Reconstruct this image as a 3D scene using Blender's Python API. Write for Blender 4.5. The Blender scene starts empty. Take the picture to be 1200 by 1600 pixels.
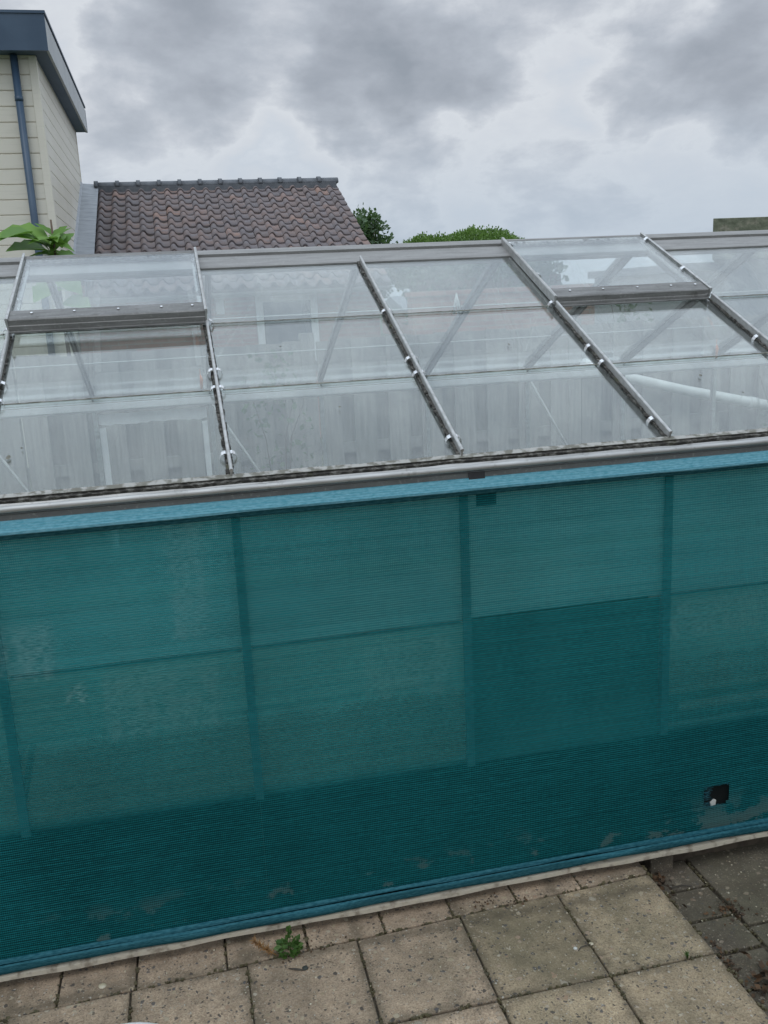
import bpy, bmesh, math, random
from mathutils import Vector, Matrix
random.seed(7)
S = bpy.context.scene
COL = S.collection
rad = math.radians

# ------------------------------------------------------------------ camera
cam_d = bpy.data.cameras.new('camera'); cam = bpy.data.objects.new('camera', cam_d); COL.objects.link(cam)
YAW, PITCH, ROLL = .2121, -.2279, -.0496
fw = Vector((math.sin(YAW)*math.cos(PITCH), math.cos(YAW)*math.cos(PITCH), math.sin(PITCH)))
r0 = Vector((math.cos(YAW), -math.sin(YAW), 0)); u0 = r0.cross(fw)
rt = r0*math.cos(ROLL)+u0*math.sin(ROLL); up = -r0*math.sin(ROLL)+u0*math.cos(ROLL)
cam.matrix_world = Matrix(((rt.x, up.x, -fw.x, -.7291), (rt.y, up.y, -fw.y, -2.3543), (rt.z, up.z, -fw.z, 1.785), (0, 0, 0, 1)))
cam_d.sensor_width = 36; cam_d.lens = 1427.3/1600*36; cam_d.clip_end = 3000; cam_d.clip_start = .02
S.camera = cam

# ------------------------------------------------------------------ world, sun, exposure
S.view_settings.view_transform = 'Standard'; S.view_settings.look = 'None'
S.view_settings.exposure = 0; S.view_settings.gamma = 1
S.cycles.transparent_max_bounces = 32; S.cycles.max_bounces = 10
S.cycles.glossy_bounces = 4; S.cycles.diffuse_bounces = 4
SUN_EL, SUN_ROT = rad(58), rad(205)
W = bpy.data.worlds.new('World'); S.world = W; W.use_nodes = True
class NT:                                   # tiny node helper
    def __init__(s, tree): s.t = tree
    def n(s, typ, **kw):
        nd = s.t.nodes.new(typ)
        for k, v in kw.items():
            if k.startswith('i_'):
                key = k[2:]; key = int(key) if key.isdigit() else key.replace('_', ' ')
                if hasattr(v, 'is_output'): s.t.links.new(v, nd.inputs[key])
                else: nd.inputs[key].default_value = v
            else: setattr(nd, k, v)
        return nd
    def m(s, op, a, b=None, c=None, clamp=False):
        nd = s.t.nodes.new('ShaderNodeMath'); nd.operation = op; nd.use_clamp = clamp
        for i, v in enumerate((a, b, c)):
            if v is None: continue
            if hasattr(v, 'is_output'): s.t.links.new(v, nd.inputs[i])
            else: nd.inputs[i].default_value = v
        return nd.outputs[0]
    def vm(s, op, a, b=None):
        nd = s.t.nodes.new('ShaderNodeVectorMath'); nd.operation = op
        for i, v in enumerate((a, b)):
            if v is None: continue
            if hasattr(v, 'is_output'): s.t.links.new(v, nd.inputs[i])
            else: nd.inputs[i].default_value = v
        return nd.outputs['Value'] if op in ('DOT_PRODUCT', 'LENGTH') else nd.outputs[0]
    def mix(s, f, a, b, blend='MIX'):
        nd = s.t.nodes.new('ShaderNodeMix'); nd.data_type = 'RGBA'; nd.blend_type = blend
        for i, v in ((0, f), (6, a), (7, b)):
            if hasattr(v, 'is_output'): s.t.links.new(v, nd.inputs[i])
            else:
                nd.inputs[i].default_value = v if i == 0 or len(v) == 4 else (*v, 1)
        return nd.outputs[2]
    def ramp(s, f, stops):
        nd = s.t.nodes.new('ShaderNodeValToRGB'); e = nd.color_ramp.elements
        while len(e) < len(stops): e.new(.5)
        for el, (p, c) in zip(e, stops):
            el.position = p; el.color = (c, c, c, 1) if not hasattr(c, '__len__') else (*c, 1)
        s.t.links.new(f, nd.inputs[0]); return nd.outputs[0]
    def noise(s, vec, scale, detail=4, rough=.55, dist=0):
        nd = s.t.nodes.new('ShaderNodeTexNoise')
        nd.inputs['Scale'].default_value = scale; nd.inputs['Detail'].default_value = detail
        nd.inputs['Roughness'].default_value = rough; nd.inputs['Distortion'].default_value = dist
        if vec is not None: s.t.links.new(vec, nd.inputs['Vector'])
        return nd.outputs[0]
    def smooth(s, v, a, b, lo=0., hi=1.):
        nd = s.t.nodes.new('ShaderNodeMapRange'); nd.interpolation_type = 'SMOOTHSTEP'
        s.t.links.new(v, nd.inputs[0])
        for i, x in ((1, a), (2, b), (3, lo), (4, hi)): nd.inputs[i].default_value = x
        return nd.outputs[0]
    def scale(s, vec, xyz, loc=(0, 0, 0)):
        nd = s.t.nodes.new('ShaderNodeMapping'); nd.inputs['Scale'].default_value = xyz; nd.inputs['Location'].default_value = loc
        s.t.links.new(vec, nd.inputs['Vector']); return nd.outputs[0]

wt = W.node_tree; wt.nodes.clear(); w = NT(wt)
dirv = w.n('ShaderNodeTexCoord').outputs['Generated']
sky = w.n('ShaderNodeTexSky', sky_type='NISHITA', sun_disc=False, sun_elevation=SUN_EL, sun_rotation=SUN_ROT)
sep = w.n('ShaderNodeSeparateXYZ', i_0=dirv)
zc = w.m('MAXIMUM', w.m('ADD', sep.outputs[2], .34), .06)
pl = w.n('ShaderNodeCombineXYZ', i_0=w.m('DIVIDE', sep.outputs[0], zc), i_1=w.m('DIVIDE', sep.outputs[1], zc), i_2=0.)
n1 = w.noise(w.scale(dirv, (1, 1, 1.75), (.3, .1, .7)), 5.6, 9, .57, .3)
n2 = w.noise(w.scale(dirv, (1, 1, 2.0), (1.3, .6, .2)), 15, 7, .6, .2)
# the wobble that frays the big cloud masses
nc = w.t.nodes.new('ShaderNodeTexNoise'); nc.inputs['Scale'].default_value = 13; nc.inputs['Detail'].default_value = 7
w.t.links.new(w.scale(dirv, (1, 1, 1.7)), nc.inputs['Vector'])
wob = w.vm('SUBTRACT', nc.outputs['Color'], (.5, .5, .5))
dw = w.vm('NORMALIZE', w.vm('ADD', dirv, w.vm('MULTIPLY', wob, (.12, .12, .10))))
dens = w.m('ADD', w.m('MULTIPLY', w.m('SUBTRACT', n1, .5), 1.5), w.m('MULTIPLY', w.m('SUBTRACT', n2, .5), .8))
BLOBS = [  # direction, angular radius (deg), amount of darkening
    ((.175, .958, .228), 4.6, .30), ((.235, .945, .226), 4.6, .36), ((.275, .932, .226), 3.6, .26), ((.024, .974, .225), 4.4, .34), ((.315, .925, .205), 2.6, .26),
    ((.50, .845, .195), 4.4, .34), ((.46, .868, .188), 3.2, .24), ((.545, .815, .20), 3.4, .22), ((.20, .955, .205), 3.4, .18), ((.05, .958, .285), 4.5, .25),
    ((.40, .875, .285), 5, .2), ((.155, .967, .182), 3.4, -.24), ((.095, .978, .175), 2.6, -.16), ((.425, .885, .19), 3.0, -.24), ((.30, .928, .228), 1.8, -.2), ((.21, .950, .235), 1.6, -.12),
    ((-.06, .97, .24), 4.0, -.14), ((.48, .86, .135), 3.0, -.18), ((.47, .855, .225), 2.6, -.26), ((.40, .885, .235), 2.8, -.16), ((.10, .965, .25), 2.8, -.14), ((.13, .985, .125), 3, -.12)]
for d, a, amt in BLOBS:
    v = Vector(d).normalized()
    dt = w.vm('DOT_PRODUCT', dw, tuple(v))
    dens = w.m('ADD', dens, w.m('MULTIPLY', w.smooth(dt, math.cos(rad(a*1.3)), math.cos(rad(a*.25))), amt))
cl = w.ramp(w.m('ADD', w.m('MULTIPLY', dens, .62), .42, clamp=True),
            [(.0, (.74, .78, .83)), (.17, (.62, .67, .735)), (.30, (.665, .70, .75)), (.38, (.695, .73, .775)), (.47, (.58, .615, .67)), (.60, (.47, .51, .57)), (.78, (.385, .42, .475)), (1, (.31, .345, .395))])
hz = w.smooth(sep.outputs[2], .03, .19, 1, 0)
cl = w.mix(w.m('MULTIPLY', hz, .62), cl, (.42, .52, .645))
zen = w.smooth(sep.outputs[2], .33, .80)             # an overcast sky is brightest overhead
cl = w.mix(w.m('MULTIPLY', zen, .2), cl, (.62, .66, .72))
cl = w.mix(zen, cl, w.mix(1, cl, (1.88, 2.03, 2.15), 'MULTIPLY'))
clk = w.mix(1, cl, (10, 10, 10), 'MULTIPLY')
colr = w.mix(.95, sky.outputs[0], clk)
bg = w.n('ShaderNodeBackground', i_0=colr, i_1=.1)
w.t.links.new(bg.outputs[0], w.n('ShaderNodeOutputWorld').inputs[0])

sd = bpy.data.lights.new('sun', 'SUN'); sd.energy = .5; sd.angle = rad(20); sd.color = (1, .97, .93)
sun = bpy.data.objects.new('sun', sd); COL.objects.link(sun)
sdir = Vector((math.sin(SUN_ROT)*math.cos(SUN_EL), math.cos(SUN_ROT)*math.cos(SUN_EL), math.sin(SUN_EL)))
sun.rotation_euler = sdir.to_track_quat('Z', 'Y').to_euler(); sun.location = (0, -5, 12)

# ------------------------------------------------------------------ materials
def mat(name):
    m = bpy.data.materials.new(name); m.use_nodes = True; m.node_tree.nodes.clear(); return m, NT(m.node_tree)
def fin(k, sh, disp=None):
    o = k.n('ShaderNodeOutputMaterial'); k.t.links.new(sh, o.inputs[0])
def pos(k): return k.n('ShaderNodeTexCoord').outputs['Object']
def principled(k, col, rough=.7, metal=0., bump=None, bstr=.3, bdist=.005, spec=.5):
    p = k.n('ShaderNodeBsdfPrincipled', i_Metallic=metal)
    for key, v in (('Base Color', col), ('Roughness', rough), ('Specular IOR Level', spec)):
        if hasattr(v, 'is_output'): k.t.links.new(v, p.inputs[key])
        else: p.inputs[key].default_value = (*v, 1) if hasattr(v, '__len__') else v
    if bump is not None:
        b = k.n('ShaderNodeBump', i_Strength=bstr, i_Distance=bdist, i_Height=bump); k.t.links.new(b.outputs[0], p.inputs['Normal'])
    return p.outputs[0]
M = {}
def simple(name, c1, c2, scale=8, rough=.7, metal=0., bstr=.2, lo=.35, hi=.65, stretch=(1, 1, 1), spec=.5, detail=5):
    m, k = mat(name); v = k.scale(pos(k), stretch); n = k.noise(v, scale, detail)
    fin(k, principled(k, k.mix(k.smooth(n, lo, hi), c1, c2), rough, metal, n, bstr, spec=spec)); M[name] = m; return m

def alu(name, c1, c2, stain=.5, metal=.75, rough=.42):
    m, k = mat(name); p = pos(k)
    n = k.noise(k.scale(p, (1, 6, 6)), 9, 6); f = k.noise(p, 120, 3)
    st = k.smooth(k.noise(p, 26, 6, .65), .56, .72)
    c = k.mix(k.smooth(n, .3, .7), c1, c2); c = k.mix(k.m('MULTIPLY', st, stain), c, (.10, .095, .08))
    c = k.mix(k.m('MULTIPLY', k.smooth(f, .55, .75), .25), c, (.5, .5, .47))
    fin(k, principled(k, c, k.m('ADD', rough, k.m('MULTIPLY', n, .25)), metal, f, .1, .001)); M[name] = m
alu('aluminium', (.52, .52, .51), (.40, .40, .39), .5)
alu('aluminium_dull', (.235, .232, .225), (.17, .168, .162), .55, .6, .5)
alu('aluminium_bright', (.68, .68, .67), (.56, .56, .55), .35, .85, .3)
alu('ridge_metal', (.30, .295, .285), (.25, .245, .238), .18, .35, .55)
alu('gutter_face', (.17, .18, .18), (.13, .135, .135), .3, .3, .5)
simple('lime_crust', (.36, .355, .33), (.16, .155, .13), 45, .9, 0, .5, .42, .6)
simple('clip_metal', (.78, .78, .78), (.6, .6, .6), 60, .22, .9, .05)
# mossy black putty at the foot of the roof glass
m, k = mat('mossy_seal'); p = pos(k)
a = k.noise(k.scale(p, (1, 1.6, 1.6)), 55, 6, .68); b_ = k.noise(p, 14, 4)
c = k.ramp(a, [(.30, (.010, .010, .009)), (.48, (.04, .037, .032)), (.58, (.13, .125, .11)), (.72, (.25, .245, .225))])
c = k.mix(k.smooth(b_, .58, .72), c, (.075, .075, .04))
fin(k, principled(k, c, .9, 0, a, .8, .004)); M['mossy_seal'] = m
simple('lip_dirt', (.20, .195, .16), (.09, .09, .07), 40, .9, 0, .4)

def glass(name, tint, dirt, streak, dcol=(.60, .63, .62), f0=.05):
    m, k = mat(name); p = pos(k)
    lw = k.n('ShaderNodeLayerWeight', i_Blend=.5)
    F = k.m('ADD', f0, k.m('MULTIPLY', k.m('POWER', lw.outputs['Facing'], 4.2), .9))
    tr = k.n('ShaderNodeBsdfTransparent', i_0=(*tint, 1))
    gl = k.n('ShaderNodeBsdfGlossy', i_0=(1, 1, 1, 1), i_Roughness=.02)
    wv = k.noise(k.scale(p, (1, .7, .7)), 2.6, 2); bp_ = k.n('ShaderNodeBump', i_Strength=.06, i_Distance=.02, i_Height=wv)
    k.t.links.new(bp_.outputs[0], gl.inputs['Normal'])
    s1 = k.n('ShaderNodeMixShader', i_0=F, i_1=tr.outputs[0], i_2=gl.outputs[0])
    df = k.n('ShaderNodeBsdfDiffuse', i_0=(*dcol, 1)); tl = k.n('ShaderNodeBsdfTranslucent', i_0=(*dcol, 1))
    dd = k.n('ShaderNodeMixShader', i_0=.45, i_1=df.outputs[0], i_2=tl.outputs[0])
    big = k.noise(p, 2.2, 5, .6); st = k.noise(k.scale(p, (26, 1.6, 1.6)), 1.6, 5, .6); sp = k.noise(p, 170, 2)
    d = k.m('ADD', dirt, k.m('MULTIPLY', k.m('SUBTRACT', big, .5), streak*1.3))
    d = k.m('ADD', d, k.m('MULTIPLY', k.m('SUBTRACT', st, .5), streak))
    d = k.m('ADD', d, k.m('MULTIPLY', k.smooth(sp, .66, .74), .10))
    s2 = k.n('ShaderNodeMixShader', i_0=k.m('MAXIMUM', d, .01), i_1=s1.outputs[0], i_2=dd.outputs[0])
    fin(k, s2.outputs[0]); M[name] = m
glass('roof_glass', (.94, .965, .955), .045, .075)
glass('vent_glass', (.95, .975, .97), .04, .04)
glass('rear_glass', (.96, .98, .975), .05, .05, f0=.02)
glass('front_glass', (.93, .96, .95), .42, .12, (.74, .76, .74))

# lower front panes: lime and algae film with a ragged edge
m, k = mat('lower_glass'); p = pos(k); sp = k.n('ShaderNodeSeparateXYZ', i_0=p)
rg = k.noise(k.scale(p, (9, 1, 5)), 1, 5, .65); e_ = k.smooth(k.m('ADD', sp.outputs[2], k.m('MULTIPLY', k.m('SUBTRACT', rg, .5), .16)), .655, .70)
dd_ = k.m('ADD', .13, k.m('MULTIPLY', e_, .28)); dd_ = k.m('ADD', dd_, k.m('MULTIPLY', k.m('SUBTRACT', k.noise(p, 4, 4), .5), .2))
df = k.n('ShaderNodeBsdfDiffuse', i_0=(.66, .67, .60, 1)); tl = k.n('ShaderNodeBsdfTranslucent', i_0=(.66, .67, .60, 1))
a_ = k.n('ShaderNodeMixShader', i_0=.45, i_1=df.outputs[0], i_2=tl.outputs[0]); tr = k.n('ShaderNodeBsdfTransparent', i_0=(.92, .95, .94, 1))
g_ = k.n('ShaderNodeMixShader', i_0=.06, i_1=tr.outputs[0], i_2=k.n('ShaderNodeBsdfGlossy', i_Roughness=.03).outputs[0])
fin(k, k.n('ShaderNodeMixShader', i_0=dd_, i_1=g_.outputs[0], i_2=a_.outputs[0]).outputs[0]); M['lower_glass'] = m

# shade net: knitted teal cloth one can see through
def net(name, col, col2, openness, pz=.0066, px=.0052, stains_patches=True):
    m, k = mat(name); p = pos(k); sp = k.n('ShaderNodeSeparateXYZ', i_0=p)
    jit = k.noise(k.scale(p, (3, 1, 40)), 3, 3)
    zz = k.m('ADD', k.m('DIVIDE', sp.outputs[2], pz), k.m('MULTIPLY', jit, .9))
    row = k.m('ADD', k.m('MULTIPLY', k.m('SINE', k.m('MULTIPLY', zz, 2*math.pi)), .5), .5)
    colm = k.m('ADD', k.m('MULTIPLY', k.m('SINE', k.m('MULTIPLY', sp.outputs[0], 2*math.pi/px)), .5), .5)
    yarn = k.noise(k.scale(p, (60, 1, 230)), 1, 2, .6)
    band = k.noise(k.scale(p, (.35, 1, 60)), 1.2, 5, .65)
    patch = k.noise(p, 2.3, 4)
    op = k.m('MULTIPLY', k.m('ADD', .28, k.m('MULTIPLY', row, .62)), k.m('ADD', .5, k.m('MULTIPLY', colm, .5)))
    op = k.m('MULTIPLY', op, k.m('ADD', .55, k.m('MULTIPLY', k.m('ADD', band, yarn), .45)))
    op = k.m('MULTIPLY', op, k.m('ADD', .6, k.m('MULTIPLY', patch, .8)))
    op = k.m('MINIMUM', k.m('MULTIPLY', op, openness), .92)
    c = k.mix(k.smooth(k.m('ADD', k.m('MULTIPLY', yarn, .6), k.m('MULTIPLY', band, .4)), .35, .65), col, col2)
    if stains_patches: c = k.mix(1, c, k.ramp(k.noise(k.scale(p, (.8, 1, 1)), 1.3, 4, .6), [(.3, .72), (.7, 1.28)]), 'MULTIPLY')   # uneven fading
    if stains_patches:                               # grey algae and lime marks near the ground
        low = k.m('MAXIMUM', k.smooth(sp.outputs[2], .24, .11), k.m('MULTIPLY', k.smooth(sp.outputs[2], .13, .088), 1.3))
        blot = k.smooth(k.m('ADD', k.noise(k.scale(p, (1, 1, 1.7), (2.2, 0, .4)), 7.5, 7, .68), k.m('MULTIPLY', k.smooth(sp.outputs[0], .55, .72), .075)), .575, .61)
        bl = k.m('MULTIPLY', k.m('MULTIPLY', low, blot), .55)
        c = k.mix(bl, c, (.14, .16, .14)); op = k.m('MULTIPLY', op, k.m('SUBTRACT', 1, bl))
    if stains_patches:                               # paler ragged patches higher up
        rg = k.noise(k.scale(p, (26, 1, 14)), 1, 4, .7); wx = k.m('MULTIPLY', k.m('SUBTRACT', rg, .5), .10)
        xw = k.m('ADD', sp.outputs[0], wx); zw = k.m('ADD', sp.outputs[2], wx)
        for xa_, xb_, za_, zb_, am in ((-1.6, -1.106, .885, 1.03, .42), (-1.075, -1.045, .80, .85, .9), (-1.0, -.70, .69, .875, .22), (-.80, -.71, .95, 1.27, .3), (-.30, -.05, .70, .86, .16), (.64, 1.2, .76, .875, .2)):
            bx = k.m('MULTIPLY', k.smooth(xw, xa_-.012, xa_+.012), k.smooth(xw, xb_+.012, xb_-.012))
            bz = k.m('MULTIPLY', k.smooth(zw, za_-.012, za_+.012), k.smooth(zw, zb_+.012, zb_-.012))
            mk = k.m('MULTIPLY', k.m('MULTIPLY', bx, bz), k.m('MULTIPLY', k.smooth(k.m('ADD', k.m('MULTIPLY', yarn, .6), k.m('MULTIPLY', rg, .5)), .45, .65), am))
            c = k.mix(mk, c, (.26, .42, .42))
    df = k.n('ShaderNodeBsdfDiffuse', i_0=c); tl = k.n('ShaderNodeBsdfTranslucent', i_0=c)
    bp_ = k.n('ShaderNodeBump', i_Strength=.35, i_Distance=.002, i_Height=row); k.t.links.new(bp_.outputs[0], df.inputs['Normal'])
    s1 = k.n('ShaderNodeMixShader', i_0=.3, i_1=df.outputs[0], i_2=tl.outputs[0])
    s2 = k.n('ShaderNodeMixShader', i_0=op, i_1=s1.outputs[0], i_2=k.n('ShaderNodeBsdfTransparent', i_0=(.46, .90, .93, 1)).outputs[0])
    fin(k, s2.outputs[0]); M[name] = m
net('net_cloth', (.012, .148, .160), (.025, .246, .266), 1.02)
net('net_hem', (.13, .40, .50), (.26, .56, .66), .06, .006, .004, False)
net('net_low_hem', (.022, .115, .15), (.065, .22, .265), .06, .006, .004, False)
simple('batten_paint', (.47, .42, .33), (.19, .155, .115), 28, .8, 0, .4, .46, .7)
simple('black_tape', (.02, .022, .025), (.035, .035, .04), 30, .6)
simple('panel_grey', (.09, .11, .105), (.13, .15, .14), 5, .9)
simple('bar_grey', (.20, .21, .21), (.16, .165, .165), 6, .6)
simple('base_dark', (.006, .008, .008), (.012, .014, .014), 6, .95, spec=.05)
simple('bench_wood', (.10, .08, .055), (.16, .13, .09), 10, .85, stretch=(.2, 1, 1))
simple('bench_dark', (.028, .034, .03), (.045, .05, .042), 7, .9)
simple('pale_plastic', (.62, .62, .58), (.48, .48, .44), 10, .5)
simple('white_plastic', (.78, .78, .76), (.66, .66, .64), 9, .45)
simple('white_paint', (.86, .87, .88), (.78, .79, .80), 12, .45)
simple('soil', (.06, .045, .032), (.10, .078, .055), 30, .95, 0, .6)
m, k = mat('fence_wood'); p = pos(k); g = k.n('ShaderNodeAttribute', attribute_name='rnd').outputs['Fac']; n = k.noise(k.scale(p, (9, 9, .6)), 5, 6)
c = k.mix(k.smooth(n, .3, .7), (.23, .215, .20), (.33, .315, .295)); c = k.mix(1, c, k.ramp(g, [(0, .88), (1, 1.1)]), 'MULTIPLY')
fin(k, principled(k, c, .9, 0, n, .4)); M['fence_wood'] = m
simple('dark_wood', (.05, .042, .034), (.08, .068, .055), 20, .9)
simple('blue_paint', (.040, .075, .125), (.055, .095, .15), 3, .42)
simple('blue_soffit', (.075, .12, .19), (.09, .14, .21), 3, .6)
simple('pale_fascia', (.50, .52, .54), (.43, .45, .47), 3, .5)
simple('lead', (.36, .38, .41), (.27, .29, .315), 6, .5, .25, .5, stretch=(1, 6, 6))
simple('ridge_tile', (.105, .115, .13), (.14, .15, .165), 14, .75, 0, .3)
simple('orange_plastic', (.75, .25, .10), (.6, .2, .08), 20, .5)
simple('grey_metal', (.30, .31, .32), (.24, .25, .26), 6, .5, .3)
simple('slate_grey', (.20, .215, .24), (.26, .27, .29), 4, .8)
simple('bark', (.09, .065, .045), (.15, .11, .08), 12, .95, 0, .5, stretch=(1, 1, .3))
simple('dead_leaf', (.10, .052, .022), (.045, .03, .018), 30, .85)
simple('dry_weed', (.33, .175, .055), (.22, .11, .04), 60, .85)
simple('pebble', (.42, .36, .24), (.52, .47, .36), 30, .8)

def leaf(name, c1, c2, tl_=.35):
    m, k = mat(name); g = k.n('ShaderNodeAttribute', attribute_name='rnd')
    n = k.noise(pos(k), 3, 3)
    f = k.m('ADD', k.m('MULTIPLY', g.outputs['Fac'], .75), k.m('MULTIPLY', n, .35), clamp=True)
    c = k.mix(f, c1, c2)
    pr = principled(k, c, .55); tr = k.n('ShaderNodeBsdfTranslucent', i_0=k.mix(.5, c, (.12, .22, .03)))
    fin(k, k.n('ShaderNodeMixShader', i_0=tl_, i_1=pr, i_2=tr.outputs[0]).outputs[0]); M[name] = m
leaf('tree_leaf', (.10, .19, .045), (.21, .34, .095))
leaf('dark_leaf', (.045, .085, .045), (.10, .165, .08))
leaf('fig_leaf', (.11, .25, .04), (.22, .40, .07), .4)
leaf('weed_leaf', (.04, .10, .018), (.11, .20, .045))
leaf('climber_leaf', (.04, .09, .03), (.10, .17, .06))

# cream weatherboard
m, k = mat('cream_board'); p = pos(k); n = k.noise(p, 1.3, 5); f = k.noise(k.scale(p, (.6, .6, 9)), 4, 4)
c = k.mix(k.smooth(n, .3, .7), (.71, .675, .585), (.76, .725, .64)); c = k.mix(k.m('MULTIPLY', k.smooth(f, .5, .8), .25), c, (.42, .42, .33))
fin(k, principled(k, c, .5)); M['cream_board'] = m
# old clay tiles
m, k = mat('roof_tile'); g = k.n('ShaderNodeAttribute', attribute_name='rnd').outputs['Fac']; p = pos(k)
n = k.noise(p, 7, 6, .65); n2_ = k.noise(p, 35, 5, .6)
c = k.ramp(g, [(0, (.130, .110, .112)), (.5, (.168, .126, .118)), (.85, (.185, .132, .118)), (.96, (.225, .15, .13)), (1, (.27, .165, .125))])
c = k.mix(k.m('MULTIPLY', k.smooth(n, .42, .65), .75), c, (.145, .135, .148)); c = k.mix(k.m('MULTIPLY', k.smooth(n2_, .58, .7), .4), c, (.26, .25, .24))
fin(k, principled(k, c, .62, 0, n2_, .25, .01)); M['roof_tile'] = m
# pink brick
m, k = mat('pink_brick'); p = pos(k); sp = k.n('ShaderNodeSeparateXYZ', i_0=p)
uv = k.n('ShaderNodeCombineXYZ', i_0=k.m('ADD', sp.outputs[0], sp.outputs[1]), i_1=sp.outputs[2], i_2=0.)
bt = k.n('ShaderNodeTexBrick', i_0=uv.outputs[0], i_Color1=(.38, .20, .165, 1), i_Color2=(.46, .27, .225, 1), i_Mortar=(.36, .34, .31, 1), i_Scale=1.)
bt.inputs['Brick Width'].default_value = .22; bt.inputs['Row Height'].default_value = .062; bt.inputs['Mortar Size'].default_value = .006
fin(k, principled(k, bt.outputs[0], .9, 0, bt.outputs[1], -.3, .004)); M['pink_brick'] = m
# window glass on the buildings
m, k = mat('window_glass'); fin(k, principled(k, (.05, .06, .075), .06, 0, spec=.6)); M['window_glass'] = m
# mossy grey boards of the shed edge
m, k = mat('mossy_board'); p = pos(k); n = k.noise(k.scale(p, (1.2, 1.2, 2.5)), 5, 7, .65); n2_ = k.noise(p, 26, 5)
c = k.ramp(n, [(.35, (.10, .115, .075)), (.5, (.17, .185, .13)), (.6, (.255, .245, .185)), (.7, (.30, .31, .275))])
c = k.mix(k.m('MULTIPLY', k.smooth(n2_, .45, .7), .5), c, (.075, .082, .055))
fin(k, principled(k, c, .9, 0, n2_, .5, .01)); M['mossy_board'] = m
# exposed aggregate concrete slabs
def slab(name, base, base2, moss, pale=1., sc=1.):
    m, k = mat(name); p = pos(k); g = k.n('ShaderNodeAttribute', attribute_name='rnd').outputs['Fac']
    n = k.noise(p, 3.2, 7, .62); f = k.noise(p, 190, 5, .7); f2 = k.noise(p, 48, 6, .68)
    c = k.mix(k.smooth(n, .33, .66), base, base2)
    c = k.mix(1, c, k.ramp(g, [(0, .84), (1, 1.16)]), 'MULTIPLY')
    c = k.mix(1, c, k.ramp(k.noise(p, 1.1, 3), [(.3, .82), (.7, 1.2)]), 'MULTIPLY')
    c = k.mix(k.m('MULTIPLY', k.smooth(f, .40, .62), .65), c, (base[0]*.40, base[1]*.38, base[2]*.36))
    c = k.mix(k.m('MULTIPLY', k.smooth(f2, .50, .68), .45), c, (base[0]*.55, base[1]*.52, base[2]*.45))
    c = k.mix(k.m('MULTIPLY', k.smooth(k.noise(p, 1.7, 6, .6), .46, .66), moss), c, (.120, .108, .062))
    m1 = k.noise(p, 17, 7, .72); c = k.mix(1, c, k.ramp(m1, [(.32, .70), (.68, 1.22)]), 'MULTIPLY')
    xyz = k.n('ShaderNodeSeparateXYZ', i_0=p)
    def near(v, off, per, w_):                # 1 on a joint line, fading over w_
        t_ = k.m('ABSOLUTE', k.m('SUBTRACT', k.m('FRACT', k.m('ADD', k.m('DIVIDE', k.m('SUBTRACT', v, off), per), 20.5)), .5))
        return k.smooth(k.m('ADD', t_, k.m('MULTIPLY', k.m('SUBTRACT', m1, .5), .12)), w_/per, .0)
    ed = k.m('MAXIMUM', near(xyz.outputs[0], .555, .3135, .035), near(xyz.outputs[1], -.425, .31, .035))
    c = k.mix(k.m('MULTIPLY', ed, .55), c, (.085, .068, .044))
    hgt = k.m('ADD', f, k.m('MULTIPLY', m1, .8))
    wp = k.vm('ADD', p, k.vm('MULTIPLY', k.vm('SUBTRACT', k.n('ShaderNodeTexNoise', i_Scale=70., i_Detail=3., i_Vector=p).outputs['Color'], (.5, .5, .5)), (.016, .016, .016)))
    for scale, thr, cols, dens_, al in ((52, .30, ((.36, .29, .19), (.44, .39, .31), (.30, .20, .13)), .36, .85), (70, .30, ((.045, .04, .037), (.10, .085, .07), (.07, .07, .075)), .34, .85),
                                    (150, .33, ((.36, .31, .23), (.26, .20, .14), (.46, .43, .37)), .42, .8), (130, .30, ((.05, .045, .04), (.09, .075, .06), (.06, .055, .05)), .3, .8), (27, .22, ((.31, .24, .15), (.085, .075, .07), (.38, .33, .25)), .16, .8)):
        v = k.n('ShaderNodeTexVoronoi', i_Vector=wp, i_Scale=float(scale*sc)); vs = k.n('ShaderNodeSeparateColor', i_0=v.outputs['Color'])
        keep = k.m('LESS_THAN', vs.outputs[0], dens_)
        size = k.m('MULTIPLY', k.m('ADD', .35, k.m('MULTIPLY', k.m('POWER', vs.outputs[1], 1.6), 1.1)), thr)
        mk = k.m('MULTIPLY', keep, k.smooth(k.m('SUBTRACT', v.outputs['Distance'], size), 0.05, -.05))
        pc = k.ramp(vs.outputs[2], [(0, cols[0]), (.5, cols[1]), (1, cols[2])])
        c = k.mix(k.m('MULTIPLY', mk, al*pale), c, pc); hgt = k.m('ADD', hgt, k.m('MULTIPLY', mk, .6))
    fin(k, principled(k, c, .88, 0, hgt, .6, .003)); M[name] = m
slab('slab_concrete', (.47, .352, .245), (.35, .268, .188), .34)
slab('slab_mossy', (.43, .332, .216), (.32, .254, .165), .48)
slab('slab_dark', (.130, .105, .076), (.090, .078, .056), .35, .5)
leaf('moss', (.045, .036, .02), (.12, .10, .05), .05)
simple('joint_soil', (.034, .027, .019), (.085, .068, .046), 60, .95, 0, .6)
m, k = mat('lawn'); p = pos(k); n = k.noise(p, 4, 6)
fin(k, principled(k, k.mix(k.smooth(n, .35, .65), (.045, .075, .02), (.10, .10, .05)), .95, 0, n, .5, .05)); M['lawn'] = m

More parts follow.
